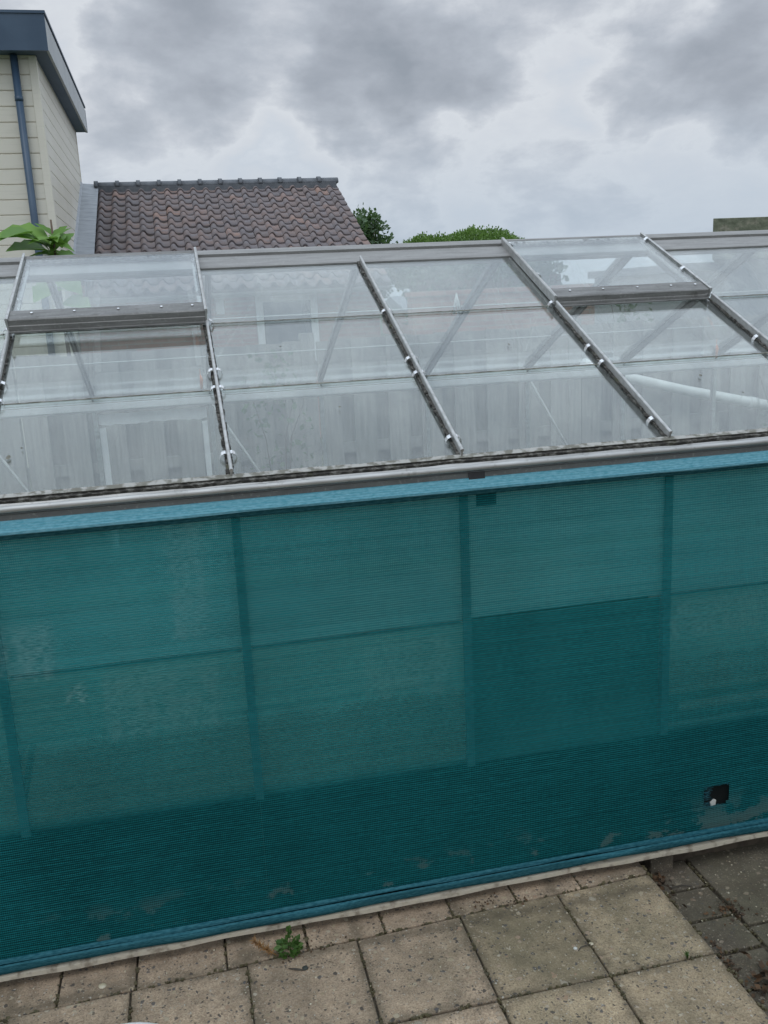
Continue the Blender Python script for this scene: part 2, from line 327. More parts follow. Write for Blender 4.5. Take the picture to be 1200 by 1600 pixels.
# ------------------------------------------------------------------ mesh helper
class MB:
    def __init__(s): s.v = []; s.f = []; s.c = []; s.sm = []
    def face(s, idx, c=.5, sm=False): s.f.append(tuple(idx)); s.c.append(c); s.sm.append(sm)
    def quad(s, a, b, c_, d, c=.5, sm=False):
        i = len(s.v); s.v += [tuple(a), tuple(b), tuple(c_), tuple(d)]; s.face((i, i+1, i+2, i+3), c, sm)
    def hexa(s, P, c=.5):                    # 8 points: bottom loop, top loop
        i = len(s.v); s.v += [tuple(p) for p in P]
        for q in ((3, 2, 1, 0), (4, 5, 6, 7), (0, 1, 5, 4), (1, 2, 6, 5), (2, 3, 7, 6), (3, 0, 4, 7)): s.face([i+j for j in q], c)
    def box(s, x0, x1, y0, y1, z0, z1, c=.5, f=None):
        P = [(x0, y0, z0), (x1, y0, z0), (x1, y1, z0), (x0, y1, z0), (x0, y0, z1), (x1, y0, z1), (x1, y1, z1), (x0, y1, z1)]
        s.hexa([f(*q) for q in P] if f else P, c)
    def extrude(s, prof, t0, t1, f, c=.5, sm=False, cap=True, steps=1):   # prof list of (a,b); f(a,b,t)->point
        n = len(prof); rings = []
        for j in range(steps+1):
            t = t0+(t1-t0)*j/steps; i = len(s.v); s.v += [tuple(f(a, b, t)) for a, b in prof]; rings.append(i)
        for r, q in zip(rings, rings[1:]):
            for j in range(n): s.face((r+j, r+(j+1) % n, q+(j+1) % n, q+j), c, sm)
        if cap:
            s.face([rings[0]+j for j in range(n)][::-1], c); s.face([rings[-1]+j for j in range(n)], c)
    def tube(s, pts, r, n=10, c=.5, cap=True):
        pts = [Vector(p) for p in pts]; rr = r if hasattr(r, '__len__') else [r]*len(pts); rings = []
        up_ = Vector((0, 0, 1)); d0 = (pts[1]-pts[0]).normalized()
        if abs(d0.dot(up_)) > .95: up_ = Vector((1, 0, 0))
        for j, p in enumerate(pts):
            d = (pts[min(j+1, len(pts)-1)]-pts[max(j-1, 0)]).normalized()
            a = d.cross(up_).normalized(); b = a.cross(d); i = len(s.v); rings.append(i)
            for q in range(n):
                t = 2*math.pi*q/n; s.v.append(tuple(p+(a*math.cos(t)+b*math.sin(t))*rr[j]))
        for A, B in zip(rings, rings[1:]):
            for q in range(n): s.face((A+q, A+(q+1) % n, B+(q+1) % n, B+q), c, True)
        if cap: s.face([rings[0]+q for q in range(n)][::-1], c); s.face([rings[-1]+q for q in range(n)], c)
    def build(s, name, m, parent=None, bevel=0, fixn=True):
        me = bpy.data.meshes.new(name); me.from_pydata(s.v, [], s.f)
        me.polygons.foreach_set('use_smooth', s.sm)
        at = me.attributes.new('rnd', 'FLOAT', 'FACE'); at.data.foreach_set('value', s.c)
        if fixn:
            bm = bmesh.new(); bm.from_mesh(me); bmesh.ops.recalc_face_normals(bm, faces=bm.faces); bm.to_mesh(me); bm.free()
        me.materials.append(M[m]); me.update()
        o = bpy.data.objects.new(name, me); COL.objects.link(o)
        if parent: o.parent = parent
        if bevel:
            bv = o.modifiers.new('bevel', 'BEVEL'); bv.width = bevel; bv.segments = 2; bv.limit_method = 'ANGLE'
        return o
def tag(o, label, cat, group=None):
    o['label'] = label; o['category'] = cat
    if group: o['group'] = group
    return o
def thing(name, label, cat, group=None, loc=(0, 0, 0)):
    o = bpy.data.objects.new(name, None); o.empty_display_size = .1; COL.objects.link(o); o.location = loc
    return tag(o, label, cat, group)
def struct(o): o['kind'] = 'structure'; return o

# ------------------------------------------------------------------ ground
B = MB(); B.quad((-600, -600, -.10), (600, -600, -.10), (600, 900, -.10), (-600, 900, -.10)); struct(B.build('ground', 'lawn'))
B = MB(); B.box(-4, .548, -3.8, -.005, -.095, -.008); struct(B.build('patio_bed', 'joint_soil'))
B = MB(); B.box(-3.0, 4.2, .06, 3.5, -.095, -.03); struct(B.build('soil_bed', 'soil'))
B = MB(); B.box(.552, 4.2, -3.8, .055, -.095, -.072); struct(B.build('path_bed', 'joint_soil'))
def slabquad(B, q, z1, th, gap=.0022, c=None):
    c = random.random() if c is None else c
    cx = sum(p[0] for p in q)/4; cy = sum(p[1] for p in q)/4
    tx, ty, dz = random.uniform(-.006, .006), random.uniform(-.006, .006), random.uniform(-.0025, .0025)
    P = []
    for (x, y) in q:
        dx = gap if x < cx else -gap; dy = gap if y < cy else -gap
        dx += random.uniform(-.002, .002); dy += random.uniform(-.002, .002)
        P.append((x+dx, y+dy))
    f = lambda x, y, z: (x, y, z+dz+(x-cx)*tx+(y-cy)*ty)
    B.hexa([f(x, y, z1-th) for x, y in P]+[f(x, y, z1) for x, y in P], c)
y12 = lambda x: -.078+.044*x
XE = .555
B = MB(); B2 = MB()
xs = [-.98-.225*i for i in range(12, 0, -1)]+[-1.0+.0, -.755, -.525, -.30, -.09, .115, .325, XE]
xs = sorted(xs)
for a, b in zip(xs, xs[1:]):
    slabquad(B, [(a, y12(a)), (b, y12(b)), (b, .10), (a, .10)], 0, .05)
xc = [XE-.3135*i for i in range(13)][::-1]
for a, b in zip(xc, xc[1:]):
    T = B2 if b > .2 else B
    slabquad(T, [(a, -.425), (b, -.425), (b, y12(b)), (a, y12(a))], 0, .05)
    for r in range(10):
        y1 = -.425-.31*r; off = 0
        slabquad(T if r else T, [(a+off, y1-.31), (b+off, y1-.31), (b+off, y1), (a+off, y1)], 0, .05)
struct(B.build('patio', 'slab_concrete', bevel=.004))
struct(B2.build('patio_edge', 'slab_mossy', bevel=.004))
B = MB(); ys = [.20, .06, -.086, -.228, -.367]+[-.367-.142*i for i in range(1, 12)]
for a, b in zip(ys, ys[1:]): slabquad(B, [(.572, b), (.743, b), (.743, a), (.572, a)], -.06, .03, .005)
for i in range(8):
    for j in range(8):
        x = .748+.40*i; y = .10-.385*j
        if x < 4: slabquad(B, [(x, y-.385), (x+.40, y-.385), (x+.40, y), (x, y)], -.058, .03, .005)
struct(B.build('path', 'slab_dark', bevel=.004))

# ------------------------------------------------------------------ greenhouse
b = .62; D = 1.4067; HE = 1.3575; HR = 2.0041
L = math.hypot(D, HR-HE); CT, ST = D/L, (HR-HE)/L
K0, K1 = -4, 6; X0, X1 = K0*b, K1*b
def FR(x, s, h): return (x, s*CT-h*ST, HE+s*ST+h*CT)          # front slope frame
def RR(x, s, h): return (x, 2*D-(s*CT-h*ST), HE+s*ST+h*CT)    # rear slope frame
gh = thing('greenhouse', 'long low aluminium greenhouse with dusty glass roof and two roof vents', 'greenhouse')
VB = (-2, 1, 4)                                              # bays that carry a vent (first bar index)
clip_prof = [(-.5, -.8), (-.46, .0), (-.25, .75), (0, .95), (.25, .75), (.46, 0), (.5, -.8)]
def clip(parent, k, s, base):
    for sg in (-1, 1):
        C = MB(); pr = []
        pts = [(.0035, .019), (.010, .020), (.018, .015), (.0225, .005), (.023, -.002)]
        w_ = .0075
        for (x, h), (x2, h2) in zip(pts, pts[1:]):
            P = []
            for (xx, hh) in ((x, h), (x2, h2)): P.append((xx, hh))
            a0, a1 = P
            Q = [(k*b+sg*a0[0], s-w_, base+a0[1]-.0016), (k*b+sg*a1[0], s-w_, base+a1[1]-.0016), (k*b+sg*a1[0], s+w_, base+a1[1]-.0016), (k*b+sg*a0[0], s+w_, base+a0[1]-.0016),
                 (k*b+sg*a0[0], s-w_, base+a0[1]), (k*b+sg*a1[0], s-w_, base+a1[1]), (k*b+sg*a1[0], s+w_, base+a1[1]), (k*b+sg*a0[0], s+w_, base+a0[1])]
            C.hexa([FR(*q) for q in Q])
        C.build('spring_clip', 'clip_metal', parent)
for k in range(K0, K1+1):
    vl, vr = (k-1) in VB, k in VB
    top = .882 if (vl or vr) else 1.37
    x = k*b; G = MB()
    # upstanding web with a thickened rounded head
    prof = [(-.0022, .0), (-.0022, .020), (-.0045, .0225), (-.0045, .027), (-.002, .0295), (.002, .0295), (.0045, .027), (.0045, .0225), (.0022, .020), (.0022, 0)]
    G.extrude(prof, -.004, top, lambda a, h, t: FR(x+a, t, h))
    bar = G.build('glazing_bar', 'aluminium', gh)
    G = MB()
    for i in range(60):                                       # crumbling dark seal each side of the web
        s0 = .0+top*i/60; s1 = .0+top*(i+1)/60
        wl = random.uniform(.008, .0135); wr = random.uniform(.006, .0105)
        G.box(-wl, -.0023, s0, s1, .0005, random.uniform(.0035, .007), f=lambda a, q, h: FR(x+a, q, h))
        G.box(.0023, wr, s0, s1, .0005, random.uniform(.003, .006), f=lambda a, q, h: FR(x+a, q, h))
    G.build('seal', 'mossy_seal', bar)
    for s in (.085, .45, .552, .90): clip(bar, k, s+random.uniform(-.006, .006), .0)
    # inner half of the bar, below the glass
    G = MB(); G.extrude([(-.012, -.004), (.012, -.004), (.012, -.008), (.003, -.008), (.003, -.032), (-.003, -.032), (-.003, -.008), (-.012, -.008)], 0.0, 1.46, lambda a, h, t: FR(x+a, t, h))
    G.build('rafter', 'aluminium_dull', gh)
    G = MB(); G.extrude([(-.013, .02), (.013, .02), (.013, -.004), (.004, -.004), (.004, -.034), (-.004, -.034), (-.004, -.004), (-.013, -.004)], 0.0, 1.46, lambda a, h, t: RR(x+.05+a, t, h))
    G.build('rafter', 'aluminium_dull', gh)
    # wall bars, front and rear
    G = MB(); G.extrude([(-.012, -.006), (.012, -.006), (.012, .002), (.004, .002), (.004, .03), (-.004, .03), (-.004, .002), (-.012, .002)], .4415, 1.30, lambda a, h, t: (x+a, h-.009, t))
    G.build('wall_bar', 'bar_grey', gh)
    G = MB(); G.box(x+.05-.011, x+.05+.011, 2*D-.022, 2*D+.006, .03, 1.32); G.build('wall_bar', 'aluminium_bright', gh)
# glass
SJ = [(-.012, .457), (.450, .905), (.897, 1.385)]
for k in range(K0, K1):
    xa, xb = k*b+.004, (k+1)*b-.004
    for i, (s0, s1) in enumerate(SJ):
        if k in VB and i == 2: s1 = .955
        P = MB(); dz = .0045
        def f(x, s, h, s0=s0, s1=s1): return FR(x, s, h-.004+(1-(s-s0)/(s1-s0))*dz)
        P.box(xa, xb, s0, s1, -.0015, .0015, f=f)
        pane = P.build('glass_pane', 'roof_glass', gh)
        # grubby lower lip where the pane overlaps the one below
        Q = MB(); n = 26
        for j in range(n):
            a0, a1 = xa+.012+(xb-xa-.024)*j/n, xa+.012+(xb-xa-.024)*(j+1)/n
            wd = random.uniform(.003, .0052) if i else random.uniform(.006, .012)
            Q.box(a0, a1, s0-.0015, s0+wd, .0016, .0029, f=f)
        Q.build('grime_lip', 'lip_dirt' if i else 'mossy_seal', pane)
    for (s0, s1) in SJ:
        P = MB(); P.box(xa+.05, xb+.05, s0, min(s1, 1.40), .0, .003, f=RR)
        pane = P.build('glass_pane', 'rear_glass', gh)
        if s0 > .1:
            Q = MB(); Q.box(xa+.06, xb+.04, s0-.002, s0+.004, .0035, .006, f=RR); Q.build('edge_strip', 'white_paint', pane)
    bt = .883 if k == 0 else .440
    P = MB(); P.box(xa, xb, .006, .009, .892, 1.30); P.build('glass_pane', 'front_glass', gh)
    if bt < .8:
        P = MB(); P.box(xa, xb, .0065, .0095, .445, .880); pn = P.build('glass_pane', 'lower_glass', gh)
        P = MB(); P.box(xa+.012, xb-.012, .001, .0058, .8825, .8885); P.build('pane_joint', 'aluminium_dull', pn)
    P = MB(); P.box(xa+.05, xb+.05, 2*D+.007, 2*D+.010, .05, 1.30); P.build('glass_pane', 'rear_glass', gh)
    P = MB(); P.box(k*b+.001, (k+1)*b-.001, -.0085, .0045, .035, .440); P.build('base_panel', 'base_dark', gh)
    if k == 0:
        P = MB(); P.box(k*b+.016, (k+1)*b-.016, .001, .0045, .4405, bt); P.build('upper_panel', 'panel_grey', gh)
# specks of dirt and droppings on the glass
for (x_, s_, r_) in ((-1.18, .17, .007), (-1.22, .10, .006), (-1.15, .21, .003), (.35, .62, .004), (-.28, .30, .003), (.9, .33, .005), (.98, .21, .003), (-.4, .7, .003)):
    B = MB(); i0 = 0; n_ = 9
    ring = [(x_+r_*random.uniform(.7, 1.3)*math.cos(6.283*q/n_), s_+r_*1.4*random.uniform(.7, 1.3)*math.sin(6.283*q/n_)) for q in range(n_)]
    B.v += [FR(a, q, .0062) for a, q in ring]+[FR(x_, s_, .0078)]
    for q in range(n_): B.face((i0+q, i0+(q+1) % n_, i0+n_), .5, True)
    B.build('dirt_speck', 'lip_dirt', gh, fixn=False)
# eaves: dirty sill, rolled bead and dark face
G = MB(); n = 420; ph = [random.uniform(0, 6.28) for _ in range(8)]
def rag(x, a=1.): return sum(math.sin(x*(5+9.3*q)*a+ph[q])/(1+.45*q) for q in range(8))/3.2
for i in range(n):
    a0, a1 = X0+(X1-X0)*i/n, X0+(X1-X0)*(i+1)/n
    P = []
    for hh, lo_ in ((-.012, 0), (.0025, 1)):
        for (x_, sd_) in ((a0, 0), (a1, 0), (a1, 1), (a0, 1)):
            P.append(FR(x_, (-.022 if not sd_ else -.001)+.0022*rag(x_+sd_*3), hh+lo_*.0016*rag(x_, 1.7)))
    G.hexa(P)
G.build('eaves_seal', 'mossy_seal', gh)
G = MB()
for i in range(n):
    a0, a1 = X0+(X1-X0)*i/n, X0+(X1-X0)*(i+1)/n
    P = []
    for hh in (.0062, .0078):
        for (x_, sd_) in ((a0, 0), (a1, 0), (a1, 1), (a0, 1)): P.append(FR(x_, (-.0135+.001*rag(x_+5)) if not sd_ else .0035+.0035*rag(x_*1.3+1), hh))
    G.hexa(P)
G.build('lime_crust', 'lime_crust', gh)
G = MB(); cy, cz, r = -.027, 1.3315, .0085
pr = [(cy+r*math.cos(t), cz+r*math.sin(t)) for t in [math.pi*(.25+1.5*j/14) for j in range(15)]]
G.extrude(pr+[(-.012, 1.318), (-.012, 1.352)], X0, X1, lambda a, h, t: (t, a, h), sm=False)
G.build('eaves_gutter', 'aluminium', gh, bevel=.001)
G = MB(); G.box(X0, X1, -.022, .02, 1.262, 1.3165); G.build('eaves_face', 'gutter_face', gh)
G = MB(); G.box(X0, X1, 2*D-.03, 2*D+.02, 1.27, 1.30); G.box(X0, X1, 2*D-.045, 2*D-.032, 1.282, 1.315); G.box(X0, X1, 2*D-.02, 2*D+.01, 1.317, 1.345); G.build('rear_eaves', 'white_paint', gh)
G = MB(); G.box(X0, X1, .017, .04, .40, .45); G.box(X0, X1, 2*D-.03, 2*D-.005, .40, .44); G.box(X0, X1, .015, .04, .032, .06); G.build('sill_rail', 'aluminium_dull', gh)
# ridge
rp = [(1.372, -.014), (1.372, .002), (1.380, .0045), (1.478, .002), (1.481, -.003), (1.485, -.003), (1.487, .010), (1.520, .010)]
poly = [FR(0, s, h)[1:] for s, h in rp]+[(D, HR+.002)]+[RR(0, s, h)[1:] for s, h in rp[::-1]]
G = MB(); G.extrude(poly, X0-.01, X1+.01, lambda a, h, t: (t, a, h)); ridge = G.build('ridge', 'ridge_metal', gh)
# gables
for xg, sg in ((X0, -1), (X1, 1)):
    G = MB()
    P = [(0, 0, .03), (0, 2*D, .03), (0, 2*D, HE-.05), (0, D, HR-.04), (0, 0, HE-.05)]
    i = len(G.v); G.v += [(xg+sg*.004, y, z) for _, y, z in P]+[(xg+sg*.007, y, z) for _, y, z in P]
    G.face((i, i+1, i+2, i+3, i+4)); G.face((i+9, i+8, i+7, i+6, i+5))
    for j in range(5): G.face((i+j, i+(j+1) % 5, i+5+(j+1) % 5, i+5+j))
    G.build('gable_glass', 'rear_glass', gh)
    G = MB()
    for y in (.7, 1.4, 2.1): G.box(xg-.02, xg+.003, y-.012, y+.012, .03, HE+min(y, 2*D-y)*ST/CT-.05)
    G.box(xg-.02, xg+.003, .05, 2*D-.05, 1.28, 1.30); G.build('gable_bars', 'aluminium_dull', gh)
# roof vents
for k in VB:
    v = bpy.data.objects.new('roof_vent', None); v.empty_display_size = .1; COL.objects.link(v); v.parent = gh
    xa, xb = k*b-.002, (k+1)*b+.002; h0, h1, sl = (.032, .062, .880) if k == -2 else (.013, .037, .900); sh = 1.478
    def VF(x, s, h): return FR(x, s, h-(h0-.006)*(s-sl)/(sh-sl))
    for xs_, sg in ((xa, 1), (xb, -1)):
        G = MB(); pr = [(0, h0-.006), (sg*.022, h0-.006), (sg*.022, h0), (sg*.005, h0+.002), (sg*.005, h1-.004), (sg*.007, h1+.004), (0, h1+.006), (-sg*.003, h1+.002)]
        G.extrude(pr, sl-.004, sh+.012, lambda a, h, t: VF(xs_+a, t, h)); sb = G.build('side_bar', 'aluminium', v)
        G = MB()
        for i in range(30):
            s0 = sl+.06+(sh-sl-.1)*i/30; w_ = random.uniform(.008, .015)
            G.box(.005, w_, s0, s0+(sh-sl-.1)/30, h0+.004, h0+random.uniform(.012, .018), f=lambda a, q, h: VF(xs_+sg*a, q, h))
        G.build('seal', 'mossy_seal', sb)
        for s in (1.10, 1.42):
            C = MB(); pts = [(.007, .044), (.014, .043), (.021, .036), (.025, .026)]
            for (x_, h_), (x2, h2) in zip(pts, pts[1:]):
                C.hexa([VF(xs_+sg*q[0], s+q[1], q[2]) for q in ((x_, -.008, h_-.002), (x2, -.008, h2-.002), (x2, .008, h2-.002), (x_, .008, h_-.002), (x_, -.008, h_), (x2, -.008, h2), (x2, .008, h2), (x_, .008, h_))])
            C.build('spring_clip', 'clip_metal', sb)
    # lower rail: a flat upper face with a lip, a step, and a dropped front face
    pr = [(sl+.072, h1-.006), (sl+.070, h1), (sl+.004, h1-.001), (sl, h1-.004), (sl-.003, h1-.020), (sl-.006, h1-.022), (sl-.009, h0-.006), (sl-.017, h0-.007), (sl-.017, h0-.011), (sl-.002, h0-.011), (sl+.004, h1-.014), (sl+.05, h1-.012)]
    G = MB(); G.extrude(pr, xa+.006, xb-.006, lambda a, h, t: VF(t, a, h)); rail = G.build('lower_rail', 'aluminium_dull', v)
    for fx in (.12, .33, .55, .77, .93):
        for (ds, hh) in ((sl+.042, h1+.0005),):
            G = MB(); c0 = VF(xa+(xb-xa)*fx, ds, hh); nrm = Vector(VF(0, 0, 1))-Vector(VF(0, 0, 0))
            G.tube([Vector(c0), Vector(c0)+nrm*.003], .0042, 8); G.build('rivet', 'clip_metal', rail)
    G = MB(); G.extrude([(sh-.016, h0), (sh-.016, h1-.010), (sh+.006, h1-.006), (sh+.012, h0)], xa+.006, xb-.006, lambda a, h, t: VF(t, a, h)); G.build('top_rail', 'aluminium_dull', v)
    G = MB()
    for i in range(50):
        a0 = xa+.02+(xb-xa-.04)*i/50
        G.box(a0, a0+(xb-xa-.04)/50, sh-.030+random.uniform(-.003, .004), sh-.0165, h0+.004, h0+random.uniform(.012, .019), f=VF)
    G.build('seal', 'mossy_seal', v)
    P = MB(); P.box(xa+.006, xb-.006, sl+.06, sh-.017, h0+.018, h0+.021, f=VF); P.build('vent_glass', 'vent_glass', v)
# whitewash border left on one rear pane
B = MB(); ph2 = [random.uniform(0, 6) for _ in range(6)]
def rag2(x): return sum(math.sin(x*(18+23*q)+ph2[q])/(1+.4*q) for q in range(6))/3
for i in range(40):
    a0, a1 = -1.175+.58*i/40, -1.175+.58*(i+1)/40
    B.hexa([(a0, 2*D-.004, 1.195+.008*rag2(a0)), (a1, 2*D-.004, 1.195+.008*rag2(a1)), (a1, 2*D-.0015, 1.195+.008*rag2(a1)), (a0, 2*D-.0015, 1.195+.008*rag2(a0)), (a0, 2*D-.004, 1.255), (a1, 2*D-.004, 1.255), (a1, 2*D-.0015, 1.255), (a0, 2*D-.0015, 1.255)])
B.box(-1.175, -1.14, 2*D-.004, 2*D-.0015, .5, 1.18); B.box(-.625, -.595, 2*D-.004, 2*D-.0015, .5, 1.18)
B.build('whitewash_border', 'white_paint', gh)
# rear wall bracing
for kk in (-3, -1, 2):
    G = MB(); x = kk*b+.06; G.tube([(x, 2*D-.05, 1.27), (x+.55, 2*D-.05, .30)], .008, 6); G.build('brace', 'aluminium', gh)

# ------------------------------------------------------------------ shade net
nt = thing('shade_net', 'teal knitted shade net stretched along the front wall of the greenhouse', 'shade net')
NX0, NX1 = -2.40, 3.60
HOLE = (.760, .851, .172, .242)
def ny(x, z):                                              # gentle slack of the cloth
    return -.0185-.0035*math.sin(x*3.1+z*2)*math.sin(z*5)-.002*math.sin(x*11+1)*(1-z)
B = MB(); nx, nz = 600, 140; zb, zt = .088, 1.268; idx = {}
for i in range(nx+1):
    for j in range(nz+1):
        x = NX0+(NX1-NX0)*i/nx; z = zb+(zt-zb)*j/nz
        idx[i, j] = len(B.v); B.v.append((x, ny(x, z), z))
for i in range(nx):
    for j in range(nz):
        x = NX0+(NX1-NX0)*(i+.5)/nx; z = zb+(zt-zb)*(j+.5)/nz
        hx, hz = (x-(HOLE[0]+HOLE[1])/2)/((HOLE[1]-HOLE[0])/2), (z-(HOLE[2]+HOLE[3])/2)/((HOLE[3]-HOLE[2])/2)
        if abs(hx)**5+abs(hz)**5+(.9*max(0, hx)*max(0, -hz))**2 < 1+.25*math.sin(z*420)*(hx < -.5)+.12*math.sin(x*300): continue
        B.face((idx[i, j], idx[i+1, j], idx[i+1, j+1], idx[i, j+1]), .5, True)
B.build('net_cloth', 'net_cloth', nt)
B = MB()                                                   # frayed threads round the hole
for i in range(90):
    e = random.random(); x = HOLE[0]+.005+random.uniform(-.004, .012) if i < 60 else random.uniform(HOLE[0], HOLE[1])
    z = random.uniform(HOLE[2], HOLE[3]) if i < 60 else random.choice((HOLE[2], HOLE[3]))
    B.tube([(x-.006, ny(x, z)-.001, z), (x+random.uniform(.0, .014), ny(x, z)-.004, z+random.uniform(-.006, .006))], .00035, 4)
B.build('frayed_thread', 'net_low_hem', nt)
def strip(name, z0, z1, off0, off1, m, rough=.003, n=260, edge=.0):
    B = MB(); rows = []
    prof = [(0, off0), (.25, off0*.75+off1*.25), (.5, (off0+off1)/2), (.75, off0*.25+off1*.75), (1, off1)]
    ph = [random.uniform(0, 6) for _ in range(6)]
    for i in range(n+1):
        x = NX0+(NX1-NX0)*i/n; row = []
        wv = sum(math.sin(x*(3+4.7*q)+ph[q])/(q+1.5) for q in range(6))
        for t, o in prof:
            row.append(len(B.v)); z = z0+(z1-z0)*t+wv*edge*(1-t)
            B.v.append((x, o-abs(wv)*rough*math.sin(t*math.pi), z))
        for t, o in prof[::-1]:
            row.append(len(B.v)); z = z0+(z1-z0)*t+wv*edge*(1-t)
            B.v.append((x, o+.002, z))
        rows.append(row)
    for a, c in zip(rows, rows[1:]):
        for j in range(len(a)): B.face((a[j], c[j], c[(j+1) % len(a)], a[(j+1) % len(a)]), .5, True)
    B.face(rows[0]); B.face(rows[-1][::-1])
    return B.build(name, m, nt)
strip('top_hem', 1.270, 1.303, -.040, -.024, 'net_hem', .001, edge=.0016)
strip('stitched_edge', 1.255, 1.271, -.024, -.030, 'net_low_hem', .0015, edge=.001)
strip('bottom_hem', .052, .083, -.026, -.033, 'net_low_hem', .007, edge=.003)
strip('bottom_hem', .081, .095, -.027, -.0235, 'net_low_hem', .004, edge=.003)
B = MB(); n = 120
for i in range(n):
    a0, a1 = NX0+(NX1-NX0)*i/n, NX0+(NX1-NX0)*(i+1)/n
    e = lambda x: .0025*math.sin(x*7)+.0015*math.sin(x*23)
    B.hexa([(a0, -.031, .033+e(a0)), (a1, -.031, .033+e(a1)), (a1, -.006, .033), (a0, -.006, .033), (a0, -.031, .0455+e(a0)*.6), (a1, -.031, .0455+e(a1)*.6), (a1, -.006, .046), (a0, -.006, .046)])
B.build('bottom_batten', 'batten_paint', nt)
B = MB(); B.box(.012, .058, -.0262, -.0225, 1.2985, 1.318); B.build('tape_patch', 'black_tape', nt)
B = MB(); B.box(.035, .092, -.016, -.012, 1.22, 1.255); B.build('tape_patch', 'black_tape', nt)

# ------------------------------------------------------------------ inside the greenhouse
t = thing('potting_bench', 'dark potting bench standing inside the third bay behind the net', 'bench')
B = MB(); B.box(.03, .60, .062, .55, .86, .885); B.build('bench_top', 'bench_wood', t)
for x, y in ((.22, .53), (.50, .53), (.22, .12), (.50, .12)):
    B = MB(); B.box(x-.02, x+.02, y-.02, y+.02, -.03, .858); B.build('leg', 'bench_wood', t)
t = thing('staging_shelf', 'low slatted shelf dimly seen behind the net at left', 'shelf')
B = MB()
for j in range(5): B.box(-1.9, -.03, .08+j*.09, .15+j*.09, .66, .68)
B.build('slats', 'bench_wood', t)
for x in (-1.86, -1.24, -.62):
    B = MB(); B.box(x-.008, x+.008, .032, .52, .640, .658); B.hexa([(x-.006, .034, .52), (x+.006, .034, .52), (x+.006, .034, .545), (x-.006, .034, .545), (x-.006, .44, .615), (x+.006, .44, .615), (x+.006, .44, .6395), (x-.006, .44, .6395)])
    B.build('bracket', 'aluminium_dull', t)
t = thing('low_bench', 'low dark bench behind the net at the right end', 'bench')
B = MB(); B.box(.68, 2.4, .05, .065, .30, .47); B.build('front_panel', 'bench_dark', t)
B = MB(); B.box(.68, 2.4, .067, .5, .50, .53); B.build('bench_top', 'bench_wood', t)
for x in (.7, 2.38):
    for y in (.09, .48):
        B = MB(); B.box(x-.02, x+.02, y-.02, y+.02, -.03, .498); B.build('leg', 'bench_wood', t)
def hanger(x, y, z0, z1, m, lab, cat):
    B = MB(); B.tube([(x, y, z1), (x, y, z1-.3*(z1-z0))], .0015, 5); B.tube([(x, y, z1-.3*(z1-z0)), (x+.004, y, (z0+z1)/2), (x, y, z0)], [.004, .009, .006], 7)
    tag(B.build('hanging_peg', m), lab, cat)
hanger(-.62, 2.40, 1.39, 1.49, 'orange_plastic', 'small orange peg hanging under the rear roof in the left vent bay', 'peg')
hanger(2.35, 2.50, 1.36, 1.47, 'orange_plastic', 'small orange peg hanging near the white pipe on the right', 'peg')
B = MB()
for i in range(7):
    a = i*.9; B.tube([(.62, 2.0, 1.80), (.62+.012*math.cos(a), 2.0+.01*math.sin(a), 1.75), (.62+.02*math.cos(a), 2.0+.02*math.sin(a), 1.70)], .003, 5)
tag(B.build('string_bundle', 'white_plastic'), 'small white bundle of strings hanging under the ridge', 'string')

# ------------------------------------------------------------------ fence behind
fe = thing('wooden_fence', 'grey weathered board fence directly behind the greenhouse', 'fence'); FY = 3.6
x = -3.6; pi = 0
while x < 7:
    B = MB(); xx = x+.06; i = 0
    while xx < x+1.78:
        w_ = .145+random.uniform(-.004, .004)
        dy = 0 if i % 2 == 0 else .045
        B.box(xx, xx+w_, FY+dy, FY+dy+.018, .03, 1.55+random.uniform(-.012, .012), c=(.75 if i % 2 == 0 else .25)+random.uniform(-.2, .2)); xx += w_*.80; i += 1  # front boards coloured lighter as if lit, recessed ones darker as if shaded
    for z in (.3, .8, 1.35): B.box(x+.05, x+1.80, FY+.0195, FY+.0435, z, z+.07)
    B.build('fence_panel', 'fence_wood', fe)
    B = MB(); B.box(x-.045, x+.045, FY-.02, FY+.07, -.1, 1.60); B.build('post', 'fence_wood', fe); x += 1.85
# white pipe
B = MB(); B.tube([(1.98, 3.52, 1.30), (2.10, 3.52, 1.235), (2.75, 3.52, 1.06), (3.45, 3.52, .90), (4.6, 3.52, .62), (4.72, 3.52, .5), (4.75, 3.52, -.08)], .036, 14)
wp = B.build('drain_pipe', 'white_plastic'); tag(wp, 'white plastic drain pipe sloping along the fence behind the greenhouse', 'pipe')
for q, z in ((3.3, .934), (2.2, 1.208)):
    B = MB(); B.tube([(q-.03, 3.52, z+.007), (q+.03, 3.52, z-.007)], .041, 14); B.build('pipe_socket', 'white_plastic', wp)
    B = MB(); B.box(q-.012, q+.012, 3.562, 3.60, z-.02, z+.02); B.build('bracket', 'white_plastic', wp)

